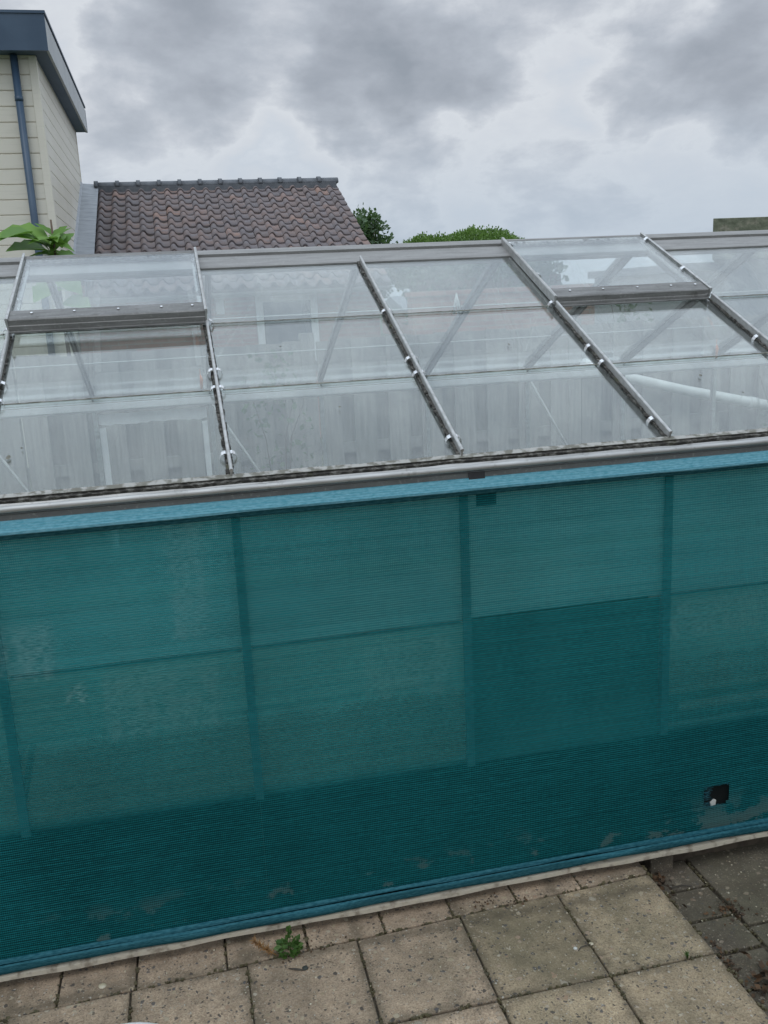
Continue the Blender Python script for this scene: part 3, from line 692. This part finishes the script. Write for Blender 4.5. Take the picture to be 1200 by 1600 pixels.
# ------------------------------------------------------------------ leaves helper
def leafquad(B, p, size, d=None, c=None):
    a = Vector((random.gauss(0, 1), random.gauss(0, 1), random.gauss(0, 1))).normalized() if d is None else d
    n_ = Vector((random.gauss(0, .6), random.gauss(0, .6), random.gauss(.7, .5))).normalized()
    sd_ = a.cross(n_)
    if sd_.length < .05: return
    sd_.normalize(); l = size*random.uniform(.7, 1.3); wd = l*.36; p = Vector(p)
    B.quad(p, p+a*l*.5+sd_*wd, p+a*l, p+a*l*.5-sd_*wd, random.random() if c is None else c)
def tree(name, x, y, h, rx, rz, n, leafm, label, size=.11, seed=1, trunk=.09, base=0, dense=False):
    random.seed(seed)
    t = thing(name, label, 'tree', None, (x, y, -.1))
    T = MB(); T.tube([(0, 0, 0), (.04, .02, h*.35), (-.05, 0, h*.62), (0, .02, h*.85)], [trunk, trunk*.8, trunk*.5, trunk*.15], 8)
    lumps = []
    for i in range(34):
        a = random.uniform(0, 6.283); r = math.sqrt(random.random()); zz = random.uniform(-1, 1)
        q = math.sqrt(max(0, 1-zz*zz))
        lumps.append((Vector((rx*.78*r*math.cos(a)*(.4+.6*q), rx*.78*r*math.sin(a)*(.4+.6*q), h-rz+rz*.78*zz)), random.uniform(.26, .42)*rx, random.random()))
    for c, r, _ in lumps[:14]:
        m0 = Vector((0, 0, h*.4+random.uniform(0, h*.2))); T.tube([m0, (m0+c)/2+Vector((0, 0, -.1)), c], [trunk*.4, trunk*.25, trunk*.08], 5)
    T.build('trunk', 'bark', t)
    B = MB()
    for i in range(n):
        c, r, tone = random.choice(lumps)
        v = Vector((random.gauss(0, 1), random.gauss(0, 1), random.gauss(0, .8))).normalized()*r*(random.random()**.35)*random.uniform(.8, 1.15)
        if dense:                            # a clipped-looking, tight crown
            a = random.uniform(0, 6.283); zz = random.uniform(-.6, 1); q = math.sqrt(max(0, 1-zz*zz))
            k_ = (1+.05*math.sin(a*5+seed)+.05*math.sin(zz*9+a*3)+.03*math.sin(a*13+zz*17))*random.random()**.09
            v = Vector((rx*q*math.cos(a), rx*q*math.sin(a), rz*zz))*k_; c = Vector((0, 0, h-rz)); tone = .5+.5*math.sin(a*7+zz*11)
        leafquad(B, c+v, size, (v.normalized()+Vector((random.gauss(0, .6), random.gauss(0, .6), random.gauss(0, .6)))).normalized(), min(1, max(0, tone*.6+random.random()*.5)))
    B.build('crown', leafm, t, fixn=False)
tree('leafy_tree', 5.75, 30, 4.95, 1.45, 1.55, 7000, 'dark_leaf', 'dark green tree rising behind the right verge of the tiled roof', .15, 3)
tree('leafy_tree', 10.1, 30, 4.14, 2.15, 1.3, 26000, 'tree_leaf', 'broad light green tree crown above the greenhouse ridge', .085, 5, dense=True)
tree('leafy_tree', 8.5, 30.6, 4.02, 1.5, 1.1, 18000, 'tree_leaf', 'smaller light green tree crown left of the broad crown', .085, 9, dense=True)
random.seed(21)
# fig-like plant with big leaves, behind the greenhouse at left
fg = thing('fig_plant', 'bright green plant with large lobed leaves in front of the cream house', 'plant', None, (-1.42, 4.0, .06))
T = MB(); T.tube([(0, 0, 0), (.02, 0, 1.0), (0, .02, 1.8), (.0, 0, 2.32)], [.02, .016, .012, .006], 7); T.build('stem', 'bark', fg)
def bigleaf(B, base, d, nrm, l, wd, droop=.25, c=.5):
    d = Vector(d).normalized(); nrm = Vector(nrm); sd_ = d.cross(nrm).normalized(); nrm = sd_.cross(d); base = Vector(base)
    prof = [(0, .02), (.08, .22), (.18, .42), (.30, .40), (.42, .50), (.55, .36), (.68, .40), (.82, .22), (.93, .10), (1, .0)]
    L_, R_, Cn = [], [], []
    for t_, w_ in prof:
        ctr = base+d*l*t_-Vector((0, 0, 1))*droop*l*t_*t_
        Cn.append(ctr); L_.append(ctr+sd_*wd*w_+nrm*wd*w_*.35); R_.append(ctr-sd_*wd*w_+nrm*wd*w_*.35)
    i = len(B.v); B.v += [tuple(p) for p in Cn+L_+R_]; n = len(prof)
    for j in range(n-1):
        B.face((i+j, i+j+1, i+n+j+1, i+n+j), c, True); B.face((i+j+1, i+j, i+2*n+j, i+2*n+j+1), c, True)
LV = [((-.02, 0, 2.17), (-1, -.25, .55), .40, .26), ((-.04, 0, 2.13), (-.9, -.5, .12), .27, .22), ((-.12, -.02, 2.24), (-.9, -.6, .0), .22, .2), ((0, .02, 2.10), (.9, .1, -.1), .2, .15)]
for i in range(20):
    a = random.uniform(0, 6.28); el = random.uniform(-.25, 1.1)
    LV.append(((random.gauss(0, .025), random.gauss(0, .02), 2.15+random.uniform(-.06, .07)), (math.cos(a)*.8, math.sin(a)*.8-.25, el), random.uniform(.14, .24), random.uniform(.05, .09)))
LV += [((0, 0, 1.95), (.6, -.6, -.2), .22, .16), ((0, 0, 1.9), (-.5, -.8, 0), .26, .2), ((0, 0, 1.8), (.7, -.6, 0), .26, .2)]
for bs, d, l, wd in LV:
    B = MB(); bigleaf(B, bs, d, (random.uniform(-.3, .3), -.5, 1), l, wd, random.uniform(.1, .4), random.random()); B.build('leaf', 'fig_leaf', fg, fixn=False)
# climbers and shrubs along the fence
def shrub(x, y, z0, z1, r, n, label, seed, size=.045):
    random.seed(seed); t = thing('climbing_shrub', label, 'shrub', 'shrubs along the fence', (x, y, -.08))
    T = MB()
    for i in range(3):
        a = random.uniform(0, 6.28); T.tube([(0, 0, 0), (r*.3*math.cos(a), .05*math.sin(a), z0+(z1-z0)*.3), (r*.8*math.cos(a), r*.3*math.sin(a), z1*random.uniform(.85, 1.0))], [.006, .004, .002], 5)
    T.build('stem', 'bark', t); B = MB()
    for i in range(n):
        a = random.uniform(0, 6.28); q = math.sqrt(random.random()); z = z0+(z1-z0)*random.random()
        k_ = 1-.5*((z-z0)/(z1-z0)); leafquad(B, (r*q*math.cos(a)*k_, .35*r*q*math.sin(a)*k_, z), size)
    B.build('foliage', 'climber_leaf', t, fixn=False)
shrub(-.15, 3.46, .8, 1.58, .30, 170, 'leafy climber on the fence seen through the second bay', 31)
shrub(2.55, 3.85, .8, 1.86, .30, 260, 'thin twiggy shrub topping the fence below the right vent', 33, .055)
shrub(3.6, 3.45, .5, 1.3, .4, 200, 'low shrub by the white pipe on the right', 34)
random.seed(50)

# ------------------------------------------------------------------ tiled brick outbuilding
ob = thing('brick_outbuilding', 'low brick building with dark clay pantile roof and white framed window', 'building')
HXL, HXR, RY, RZ = -1.70, 2.24, 14.0, 3.80
PT = rad(24.6); EY = 10.3
B = MB(); B.box(-1.96, HXR-.10, EY+.30, 17.3, -.1, 2.02); B.box(-1.96, HXR-.10, EY+.301, EY+.55, 2.021, 2.16)
pg = [(EY+.4, 2.03), (17.25, 2.03), (RY, RZ-.30)]
for x0_, x1_ in ((HXR-.30, HXR-.101),):
    i = len(B.v); B.v += [(x0_, y, z) for y, z in pg]+[(x1_, y, z) for y, z in pg]
    B.face((i, i+1, i+2)); B.face((i+5, i+4, i+3)); B.face((i, i+3, i+4, i+1)); B.face((i+1, i+4, i+5, i+2)); B.face((i+2, i+5, i+3, i))
B.build('wall', 'pink_brick', ob)
def tiles(sgn):
    B = MB(); ncol = 19; wd = (HXR-HXL)/ncol; rows = 16; cov = .262; ln = .285
    wave = [(0, .010), (.05, .034), (.12, .056), (.20, .068), (.28, .070), (.36, .060), (.43, .038), (.49, .014), (.58, .003), (.72, .0), (.88, .002), (1.0, .010)]
    for r in range(rows):
        for c in range(ncol):
            tone = random.random()**1.25; jx = random.uniform(-.006, .006); jh = random.uniform(-.007, .007)
            s0 = -.03+cov*r; s1 = s0+ln; P = []
            for (s, lift) in ((s0, 0), (s1, .030)):
                ring = []
                for u, h in wave:
                    hh = h+lift+jh; yy = RY-sgn*(s*math.cos(PT)-hh*math.sin(PT)); zz = RZ-s*math.sin(PT)+hh*math.cos(PT)-.06
                    ring.append((HXL+wd*(c+u)+jx, yy, zz))
                P.append(ring)
            i = len(B.v); n = len(wave); B.v += P[0]+P[1]+[(x_, y_+sgn*.006, z_-.022) for x_, y_, z_ in P[1]]
            for j in range(n-1):
                B.face((i+j, i+j+1, i+n+j+1, i+n+j), tone, True); B.face((i+n+j, i+n+j+1, i+2*n+j+1, i+2*n+j), 0.05)
    return B.build('pantile_roof', 'roof_tile', ob, fixn=False)
tiles(1); tiles(-1)
B = MB()                                                   # boarding beneath the tiles
for sg in (1, -1):
    P = []
    for s in (0, 4.1):
        for h in (-.13, -.085): P.append((RY-sg*(s*math.cos(PT)-h*math.sin(PT)), RZ-s*math.sin(PT)+h*math.cos(PT)))
    a_, b_2, c_, d_ = P
    B.hexa([(HXL-.1, *a_), (HXR-.03, *a_), (HXR-.03, *c_), (HXL-.1, *c_), (HXL-.1, *b_2), (HXR-.03, *b_2), (HXR-.03, *d_), (HXL-.1, *d_)])
B.build('roof_deck', 'dark_wood', ob)
B = MB(); B.box(HXL-.02, HXR-.02, RY-.125, RY+.125, RZ-.16, RZ-.012); B.build('ridge_mortar', 'ridge_tile', ob)
nr = 12; wl = (HXR-HXL+.06)/nr
for i in range(nr):
    B = MB(); x0_ = HXL-.04+i*wl
    hp = lambda r: [(r*math.cos(t), r*.8*math.sin(t)-.02) for t in [math.pi*j/12 for j in range(13)]]
    B.extrude(hp(.118), x0_, x0_+wl, lambda a, h, t: (t, RY+a, RZ+.0+h), sm=True)
    B.extrude(hp(.133), x0_-.025, x0_+.035, lambda a, h, t: (t, RY+a, RZ+.01+h), sm=True)
    B.build('ridge_tile', 'ridge_tile', ob)
B = MB(); n = 44                                           # lead flashing with its small ripples
prof = []
for i in range(n+1):
    s = -.05+3.95*i/n; rows_ = []
    for (xx, hh) in ((-1.985, .14), (-1.95, .085), (-1.80, .070), (-1.70, .062)):
        h = hh+(.010 if i % 2 else 0)*random.uniform(.3, 1.1); prof.append((xx, RY-(s*math.cos(PT)-h*math.sin(PT)), RZ-s*math.sin(PT)+h*math.cos(PT)-.03))
B.v = prof
for i in range(n):
    for j in range(3): B.face((4*i+j, 4*i+j+1, 4*i+4+j+1, 4*i+4+j), .5)
o = B.build('lead_flashing', 'lead', ob, fixn=False); sm_ = o.modifiers.new('thick', 'SOLIDIFY'); sm_.thickness = .006
B = MB(); gy, gz = EY-.02, RZ-3.95*math.sin(PT)-.18
B.extrude([(gy-.06*math.cos(t), gz-.06*math.sin(t)) for t in [math.pi*j/10 for j in range(11)]]+[(gy+.052*math.cos(t), gz-.052*math.sin(t)) for t in [math.pi*j/10 for j in range(11)]], -1.9, HXR-.02, lambda a, h, t: (t, a, h))
B.build('gutter', 'grey_metal', ob)
def window(parent, x0, x1, z0, z1, y, fr=.07, m='white_paint'):
    F = MB(); F.box(x0, x0+fr, y-.05, y, z0, z1); F.box(x1-fr, x1, y-.05, y, z0, z1)
    F.box(x0+fr+.0005, x1-fr-.0005, y-.049, y, z1-fr, z1); F.box(x0+fr+.0005, x1-fr-.0005, y-.049, y, z0, z0+fr)
    w_ = F.build('window', m, parent); P = MB(); P.box(x0+fr, x1-fr, y-.02, y-.006, z0+fr, z1-fr); P.build('pane', 'window_glass', w_)
window(ob, .40, 1.25, 1.0, 1.93, EY+.299, .095)
B = MB(); B.box(-.14, -.03, EY+.26, EY+.299, 1.70, 1.96)
for j in range(5): B.box(-.13, -.04, EY+.25, EY+.2599, 1.72+j*.045, 1.745+j*.045)
B.build('wall_grille', 'white_paint', ob)

# ------------------------------------------------------------------ cream house
ch = thing('cream_house', 'cream weatherboarded house with flat roof and dark blue fascia at left', 'house')
CX, CY0, CY1, ZT = -2.0, 9.6, 14.15, 4.70
B = MB(); pitch = .17; z = -.1
def board(B, f, a0, a1, z):                                # a ship-lap plank with a recessed groove
    pr = [(0, z), (.005, z+.0005), (.005, z+.009), (.022, z+.014), (.026, z+pitch-.004), (.018, z+pitch), (0, z+pitch)]
    B.extrude(pr, a0, a1, lambda o_, zz, t: f(o_, zz, t))
while z < ZT-.02:
    board(B, lambda o_, zz, t: (t, CY0-o_, zz), -6.5, CX-.03, z)
    board(B, lambda o_, zz, t: (CX+o_, t, zz), CY0+.03, CY1, z); z += pitch
B.box(-6.5, CX-.001, CY0+.001, CY1, -.1, ZT)
B.build('weatherboard', 'cream_board', ch)
B = MB(); B.box(CX-.055, CX+.034, CY0-.034, CY0+.055, -.1, ZT-.002); B.build('corner_trim', 'cream_board', ch, bevel=.006)
B = MB(); B.box(CX-.002, CX+.032, CY1+.001, CY1+.05, -.1, ZT-.002); B.build('corner_trim', 'cream_board', ch)
FX, FY0, FY1 = -1.80, 9.33, 14.35
B = MB(); B.box(-6.6, FX-.03, FY0+.03, FY1-.02, ZT, ZT+.03); B.build('soffit', 'blue_soffit', ch)
B = MB(); B.box(-6.6, FX, FY0, FY0+.029, ZT-.01, ZT+.37); B.build('fascia', 'blue_paint', ch)
B = MB(); B.box(FX-.029, FX, FY0+.0295, FY1, ZT+.005, ZT+.345); B.build('side_fascia', 'pale_fascia', ch)  # sky reflection on this side face is put into its pale colour
B = MB(); B.box(FX-.05, FX+.012, FY0-.012, FY1+.01, ZT+.3705, ZT+.40); B.box(-6.6, FX-.051, FY0-.012, FY0+.05, ZT+.3705, ZT+.40); B.box(-6.6, FX-.0515, FY0+.0505, FY1+.01, ZT+.34, ZT+.385); B.build('roof_edge', 'blue_paint', ch)
B = MB(); B.box(FX-.031, FX+.004, FY1+.0005, FY1+.02, ZT, ZT+.35); B.build('fascia_end', 'blue_paint', ch)
B = MB(); B.tube([(-2.20, CY0-.085, ZT-.012), (-2.20, CY0-.085, -.1)], .042, 14); dp = B.build('downpipe', 'blue_paint', ch)
for z in (1.0, 2.6, 4.2):
    B = MB(); B.tube([(-2.20, CY0-.085, z), (-2.20, CY0-.085, z+.05)], .047, 14); B.box(-2.21, -2.19, CY0-.04, CY0-.027, z, z+.05); B.build('pipe_bracket', 'blue_paint', dp)

# ------------------------------------------------------------------ grey shed at right
sh = thing('garden_shed', 'grey shed with mossy flat roof edge at the right of the picture', 'shed')
sk = lambda x, y, z: (x+(y-6)*.66, y, z)
B = MB(); B.box(4.62, 9, 6.08, 9, -.1, 2.0, f=sk); B.build('wall', 'slate_grey', sh)
B = MB(); B.box(4.49, 9.1, 5.99, 9.1, 2.012, 2.205, f=sk); B.box(4.51, 9.1, 6.006, 9.08, 2.2055, 2.2145, f=sk); B.box(4.488, 9.1, 5.985, 9.1, 2.215, 2.40, f=sk); B.build('roof_edge', 'mossy_board', sh, bevel=.006)
for x in (5.30, 5.75):
    F = MB(); F.box(x, x+.12, 6.05, 6.079, 1.62, 1.86); w_ = F.build('window', 'white_paint', sh); P = MB(); P.box(x+.02, x+.10, 6.044, 6.0495, 1.64, 1.84); P.build('pane', 'window_glass', w_)
lw = thing('flat_roof_annex', 'low pale flat roofed annex beyond the fence, left of the grey shed', 'building')
B = MB(); B.box(6.10, 8.4, 9.3, 12, -.1, 1.955); B.build('wall', 'pale_fascia', lw)
B = MB(); B.box(6.02, 8.5, 9.2, 12.1, 1.96, 2.07); B.build('roof_edge', 'slate_grey', lw)
hg = thing('clipped_hedge', 'dark green hedge beyond the fence seen through the third bay glass', 'hedge', None, (3.2, 9.2, -.1))
random.seed(90); B = MB()
for i in range(5200):
    leafquad(B, (random.uniform(-.95, 1.05), random.uniform(-.3, .35), .3+2.05*random.random()**.6+random.gauss(0, .04)), .10)
B.build('foliage', 'dark_leaf', hg, fixn=False)
B = MB(); B.box(-.9, 1.0, -.2, .25, 0, 2.1); B.build('branches', 'bark', hg)
gw = tag(None or (lambda B: (B.box(2.0, 4.25, 8.2, 8.42, -.1, 1.80), B.box(1.98, 4.27, 8.17, 8.45, 1.8005, 1.86), B.build('garden_wall', 'pink_brick'))[2])(MB()), 'low pink brick garden wall beyond the fence in front of the hedge', 'wall')
# street lamp far away
lp = thing('street_lamp', 'thin grey street lamp far off, seen through the right vent', 'street lamp', None, (16.0, 38, -.1))
B = MB(); B.tube([(0, 0, 0), (0, 0, 1.6), (0, 0, 3.0)], [.06, .05, .04], 8); B.tube([(0, 0, 2.99), (-.25, 0, 3.06), (-.55, 0, 3.07)], .03, 6); B.build('pole', 'grey_metal', lp)
B = MB(); B.box(-1.0, -.5, -.09, .09, 3.03, 3.13); B.build('lamp_head', 'grey_metal', lp, bevel=.03)
# low far roofs that close the horizon
for (x0_, x1_, y, h, m_, lab) in ((11, 27, 44, 1.95, 'slate_grey', 'long low grey roofed building on the horizon seen through the right vent'), (28, 48, 48, 2.05, 'slate_grey', 'low grey building at the far right on the horizon')):
    t = thing('distant_building', lab, 'building'); B = MB(); B.box(x0_, x1_, y, y+6, -.1, h*.62); B.build('wall', 'pink_brick', t)
    B = MB(); i = 0; P = [(y-.3, h*.62), (y+6.3, h*.62), (y+3, h)]
    B.extrude(P, x0_-.2, x1_+.2, lambda a, hh, tt: (tt, a, hh)); B.build('roof', m_, t)

# ------------------------------------------------------------------ small things on the paving
random.seed(77)
wd = thing('green_weed', 'little green weed growing in the paving joint below the net', 'weed', None, (-.578, -.098, 0))
B = MB()
for i in range(95):
    a = random.uniform(0, 6.28); r = random.random()**.6*.030; z = .004+random.random()*.035*(1.2-r/.03*.6)
    leafquad(B, (r*math.cos(a), r*math.sin(a)*.8, z), .018, Vector((math.cos(a), math.sin(a), random.uniform(-.2, .7))).normalized())
for i in range(24): leafquad(B, (.004+random.gauss(0, .004), .012, .04+random.random()*.03), .014, Vector((random.gauss(0, .5), random.gauss(0, .5), 1)).normalized())
B.build('foliage', 'weed_leaf', wd, fixn=False)
B = MB(); B.tube([(0, 0, -.01), (.003, .006, .03), (.004, .012, .07)], [.002, .0015, .0008], 5); B.build('stem', 'weed_leaf', wd)
wd = thing('dry_weed', 'dried orange brown weed lying left of the green weed', 'weed', None, (-.612, -.100, 0))
B = MB(); tip = Vector((-.062, .012, .052)); B.tube([(0, 0, 0), tip*.5, tip], [.0018, .0013, .0006], 5)
for i in range(150):
    t_ = random.uniform(.25, 1.05); p_ = tip*t_; a = Vector((random.gauss(-.3, .6), random.gauss(0, .7), random.gauss(.3, .6))).normalized()
    l = random.uniform(.008, .02); B.tube([p_, p_+a*l], [.0011, .0004], 4)
B.build('dry_stalks', 'dry_weed', wd)
B = MB()
for i in range(14):
    a = random.uniform(-1, 1); B.tube([(0, 0, 0), (.006*a, random.uniform(-.006, .004), .018), (.016*a, random.uniform(-.01, .01), random.uniform(.015, .032))], [.0012, .001, .0003], 4)
o = B.build('grass_tuft', 'weed_leaf'); o.location = (.468, -.425, -.002); tag(o, 'tiny grass tuft in a joint of the mossy edge slabs', 'grass tuft')
def pebble(x, y, r, label, m='pebble', z=0, flat=.5):
    bm = bmesh.new(); bmesh.ops.create_icosphere(bm, subdivisions=2, radius=r)
    for v in bm.verts: v.co *= random.uniform(.86, 1.12); v.co.z *= flat
    me = bpy.data.meshes.new('pebble'); bm.to_mesh(me); bm.free(); me.materials.append(M[m])
    for p_ in me.polygons: p_.use_smooth = True
    o = bpy.data.objects.new('pebble', me); COL.objects.link(o); o.location = (x, y, z+r*flat*.7); tag(o, label, 'pebble')
pebble(-1.09, -.085, .011, 'pale yellow flat pebble on the left slabs near the net', flat=.35)
pebble(.195, -.305, .006, 'white pebble on the joint of the mossy slabs', 'pale_plastic')
pebble(.245, -.300, .0065, 'tan pebble at the end of the dark twig', flat=.5)
pebble(-.545, -.172, .009, 'dark pebble just below the green weed', 'bench_dark')
B = MB(); B.tube([(.198, -.318, .004), (.21, -.309, .006), (.225, -.306, .005), (.243, -.303, .004)], [.0012, .0017, .0015, .0008], 5); tag(B.build('twig', 'dark_wood'), 'thin curved twig on the mossy slab beside the white pebble', 'twig')
B = MB(); B.tube([(-.59, -.162, .004), (-.572, -.174, .008), (-.55, -.180, .004)], [.001, .003, .0015], 5); tag(B.build('twig', 'dark_wood'), 'short dark curl of wood below the green weed', 'twig')
B = MB(); B.tube([(.62, -.075, -.052), (.655, -.072, -.05), (.69, -.082, -.053)], .0016, 5); tag(B.build('twig', 'dark_wood'), 'straight twig lying on the lower path', 'twig')
B = MB(); B.box(.595, .675, .005, .06, -.062, .024); tag(B.build('support_block', 'slab_dark', bevel=.004), 'dark block under the net batten beside the step', 'block')
# drifts of dead leaves, crumbs and grit
B = MB()
def crumbs(cx, cy, sx, sy, n, z, sz):
    for i in range(n):
        x, y = random.gauss(cx, sx), random.gauss(cy, sy)
        if x < .566 and z < 0: x = .566+abs(x-.566)
        a = Vector((random.gauss(0, 1), random.gauss(0, 1), random.gauss(0, .35))).normalized(); leafquad(B, (x, y, z+random.random()*sz*.6), sz, a)
crumbs(.60, -.01, .02, .05, 90, -.058, .018); crumbs(.735, -.215, .03, .025, 70, -.056, .013); crumbs(.68, -.53, .03, .045, 90, -.056, .026); crumbs(.60, -.42, .012, .06, 60, -.058, .014)
crumbs(.0, -.05, .04, .012, 24, .002, .010); crumbs(-.52, -.11, .05, .02, 30, .002, .008); crumbs(.10, -.075, .02, .01, 20, .002, .009)
o = B.build('leaf_litter', 'dead_leaf', fixn=False); o['kind'] = 'stuff'
B = MB()
for i in range(90):
    x = random.uniform(-1.3, .55); y = random.choice((random.uniform(-.09, .03), random.uniform(-.5, .0))); s = random.uniform(.0008, .0024)
    B.hexa([(x+dx*s*random.uniform(.6, 1.2), y+dy*s*random.uniform(.6, 1.2), .001+dz*s) for dz in (0, 1) for dx, dy in ((-1, -1), (1, -1), (1, 1), (-1, 1))])
for i in range(30):
    x = random.uniform(.58, 1.1); y = random.uniform(-.4, .05); s = random.uniform(.0008, .0024)
    B.hexa([(x+dx*s*random.uniform(.6, 1.2), y+dy*s*random.uniform(.6, 1.2), -.058+dz*s) for dz in (0, 1) for dx, dy in ((-1, -1), (1, -1), (1, 1), (-1, 1))])
o = B.build('grit', 'pebble'); o['kind'] = 'stuff'
# moss and sand filling the joints in places
B = MB()
def joint(p0, p1, n, z, w_=.004):
    k0 = random.uniform(0, 30)
    for i in range(n):
        t_ = random.random()
        if math.sin(t_*17+k0)+.6*math.sin(t_*41+k0*2) < random.uniform(-.3, 1.1): continue
        x = p0[0]+(p1[0]-p0[0])*t_+random.gauss(0, w_*.6); y = p0[1]+(p1[1]-p0[1])*t_+random.gauss(0, w_*.6); s_ = random.uniform(.0015, .0042)
        B.hexa([(x+dx*s_*random.uniform(.5, 1.3), y+dy*s_*random.uniform(.5, 1.3), z-.004+dz*s_*random.uniform(1.2, 2.2)) for dz in (0, 1) for dx, dy in ((-1, -1), (1, -1), (1, 1), (-1, 1))], random.random())
for a, b_ in zip(xs, xs[1:]):
    if a > -1.5: joint((a, y12(a)), (b_, y12(b_)), 90, 0); joint((b_, y12(b_)), (b_, .0), 50, 0)
for a in xc:
    if a > -1.5: joint((a, y12(a)), (a, -.425), 130, 0); joint((a, -.425), (a, -.74), 130, 0); joint((a, -.425), (a+.31, -.425), 130, 0) if a < .5 else None
for q in ys: joint((.57, q), (.745, q), 60, -.06)
joint((.745, .1), (.745, -.6), 300, -.06); joint((.565, .05), (.565, -.6), 420, -.062, .008)
o = B.build('joint_moss', 'moss'); o['kind'] = 'stuff'
# white round saucer cut by the bottom edge of the picture
B = MB(); n = 48; rings = [(.0, .012), (.155, .012), (.17, .030), (.180, .034), (.186, .030), (.182, .012), (.17, .0), (0, .0)]
i0 = len(B.v)
for r, z in rings:
    for j in range(n): B.v.append((r*math.cos(6.2832*j/n), r*math.sin(6.2832*j/n), z))
for a in range(len(rings)-1):
    for j in range(n): B.face((a*n+j, a*n+(j+1) % n, (a+1)*n+(j+1) % n, (a+1)*n+j), .5, True)
o = B.build('white_saucer', 'white_plastic'); o.location = (-1.03, -.462, .003); tag(o, 'white round plastic saucer on the slabs at the bottom edge', 'saucer')
B = MB(); P_ = [(.79, .0), (.806, .002), (.808, .018), (.800, .022), (.788, .012)]
B.extrude([(x, z+.168) for x, z in P_], -.0135, -.0095, lambda a, h, t: (a, t, h)); tag(B.build('paint_flake', 'pale_plastic'), 'pale flake showing inside the torn hole of the net', 'flake')
print('objects', len(bpy.data.objects))
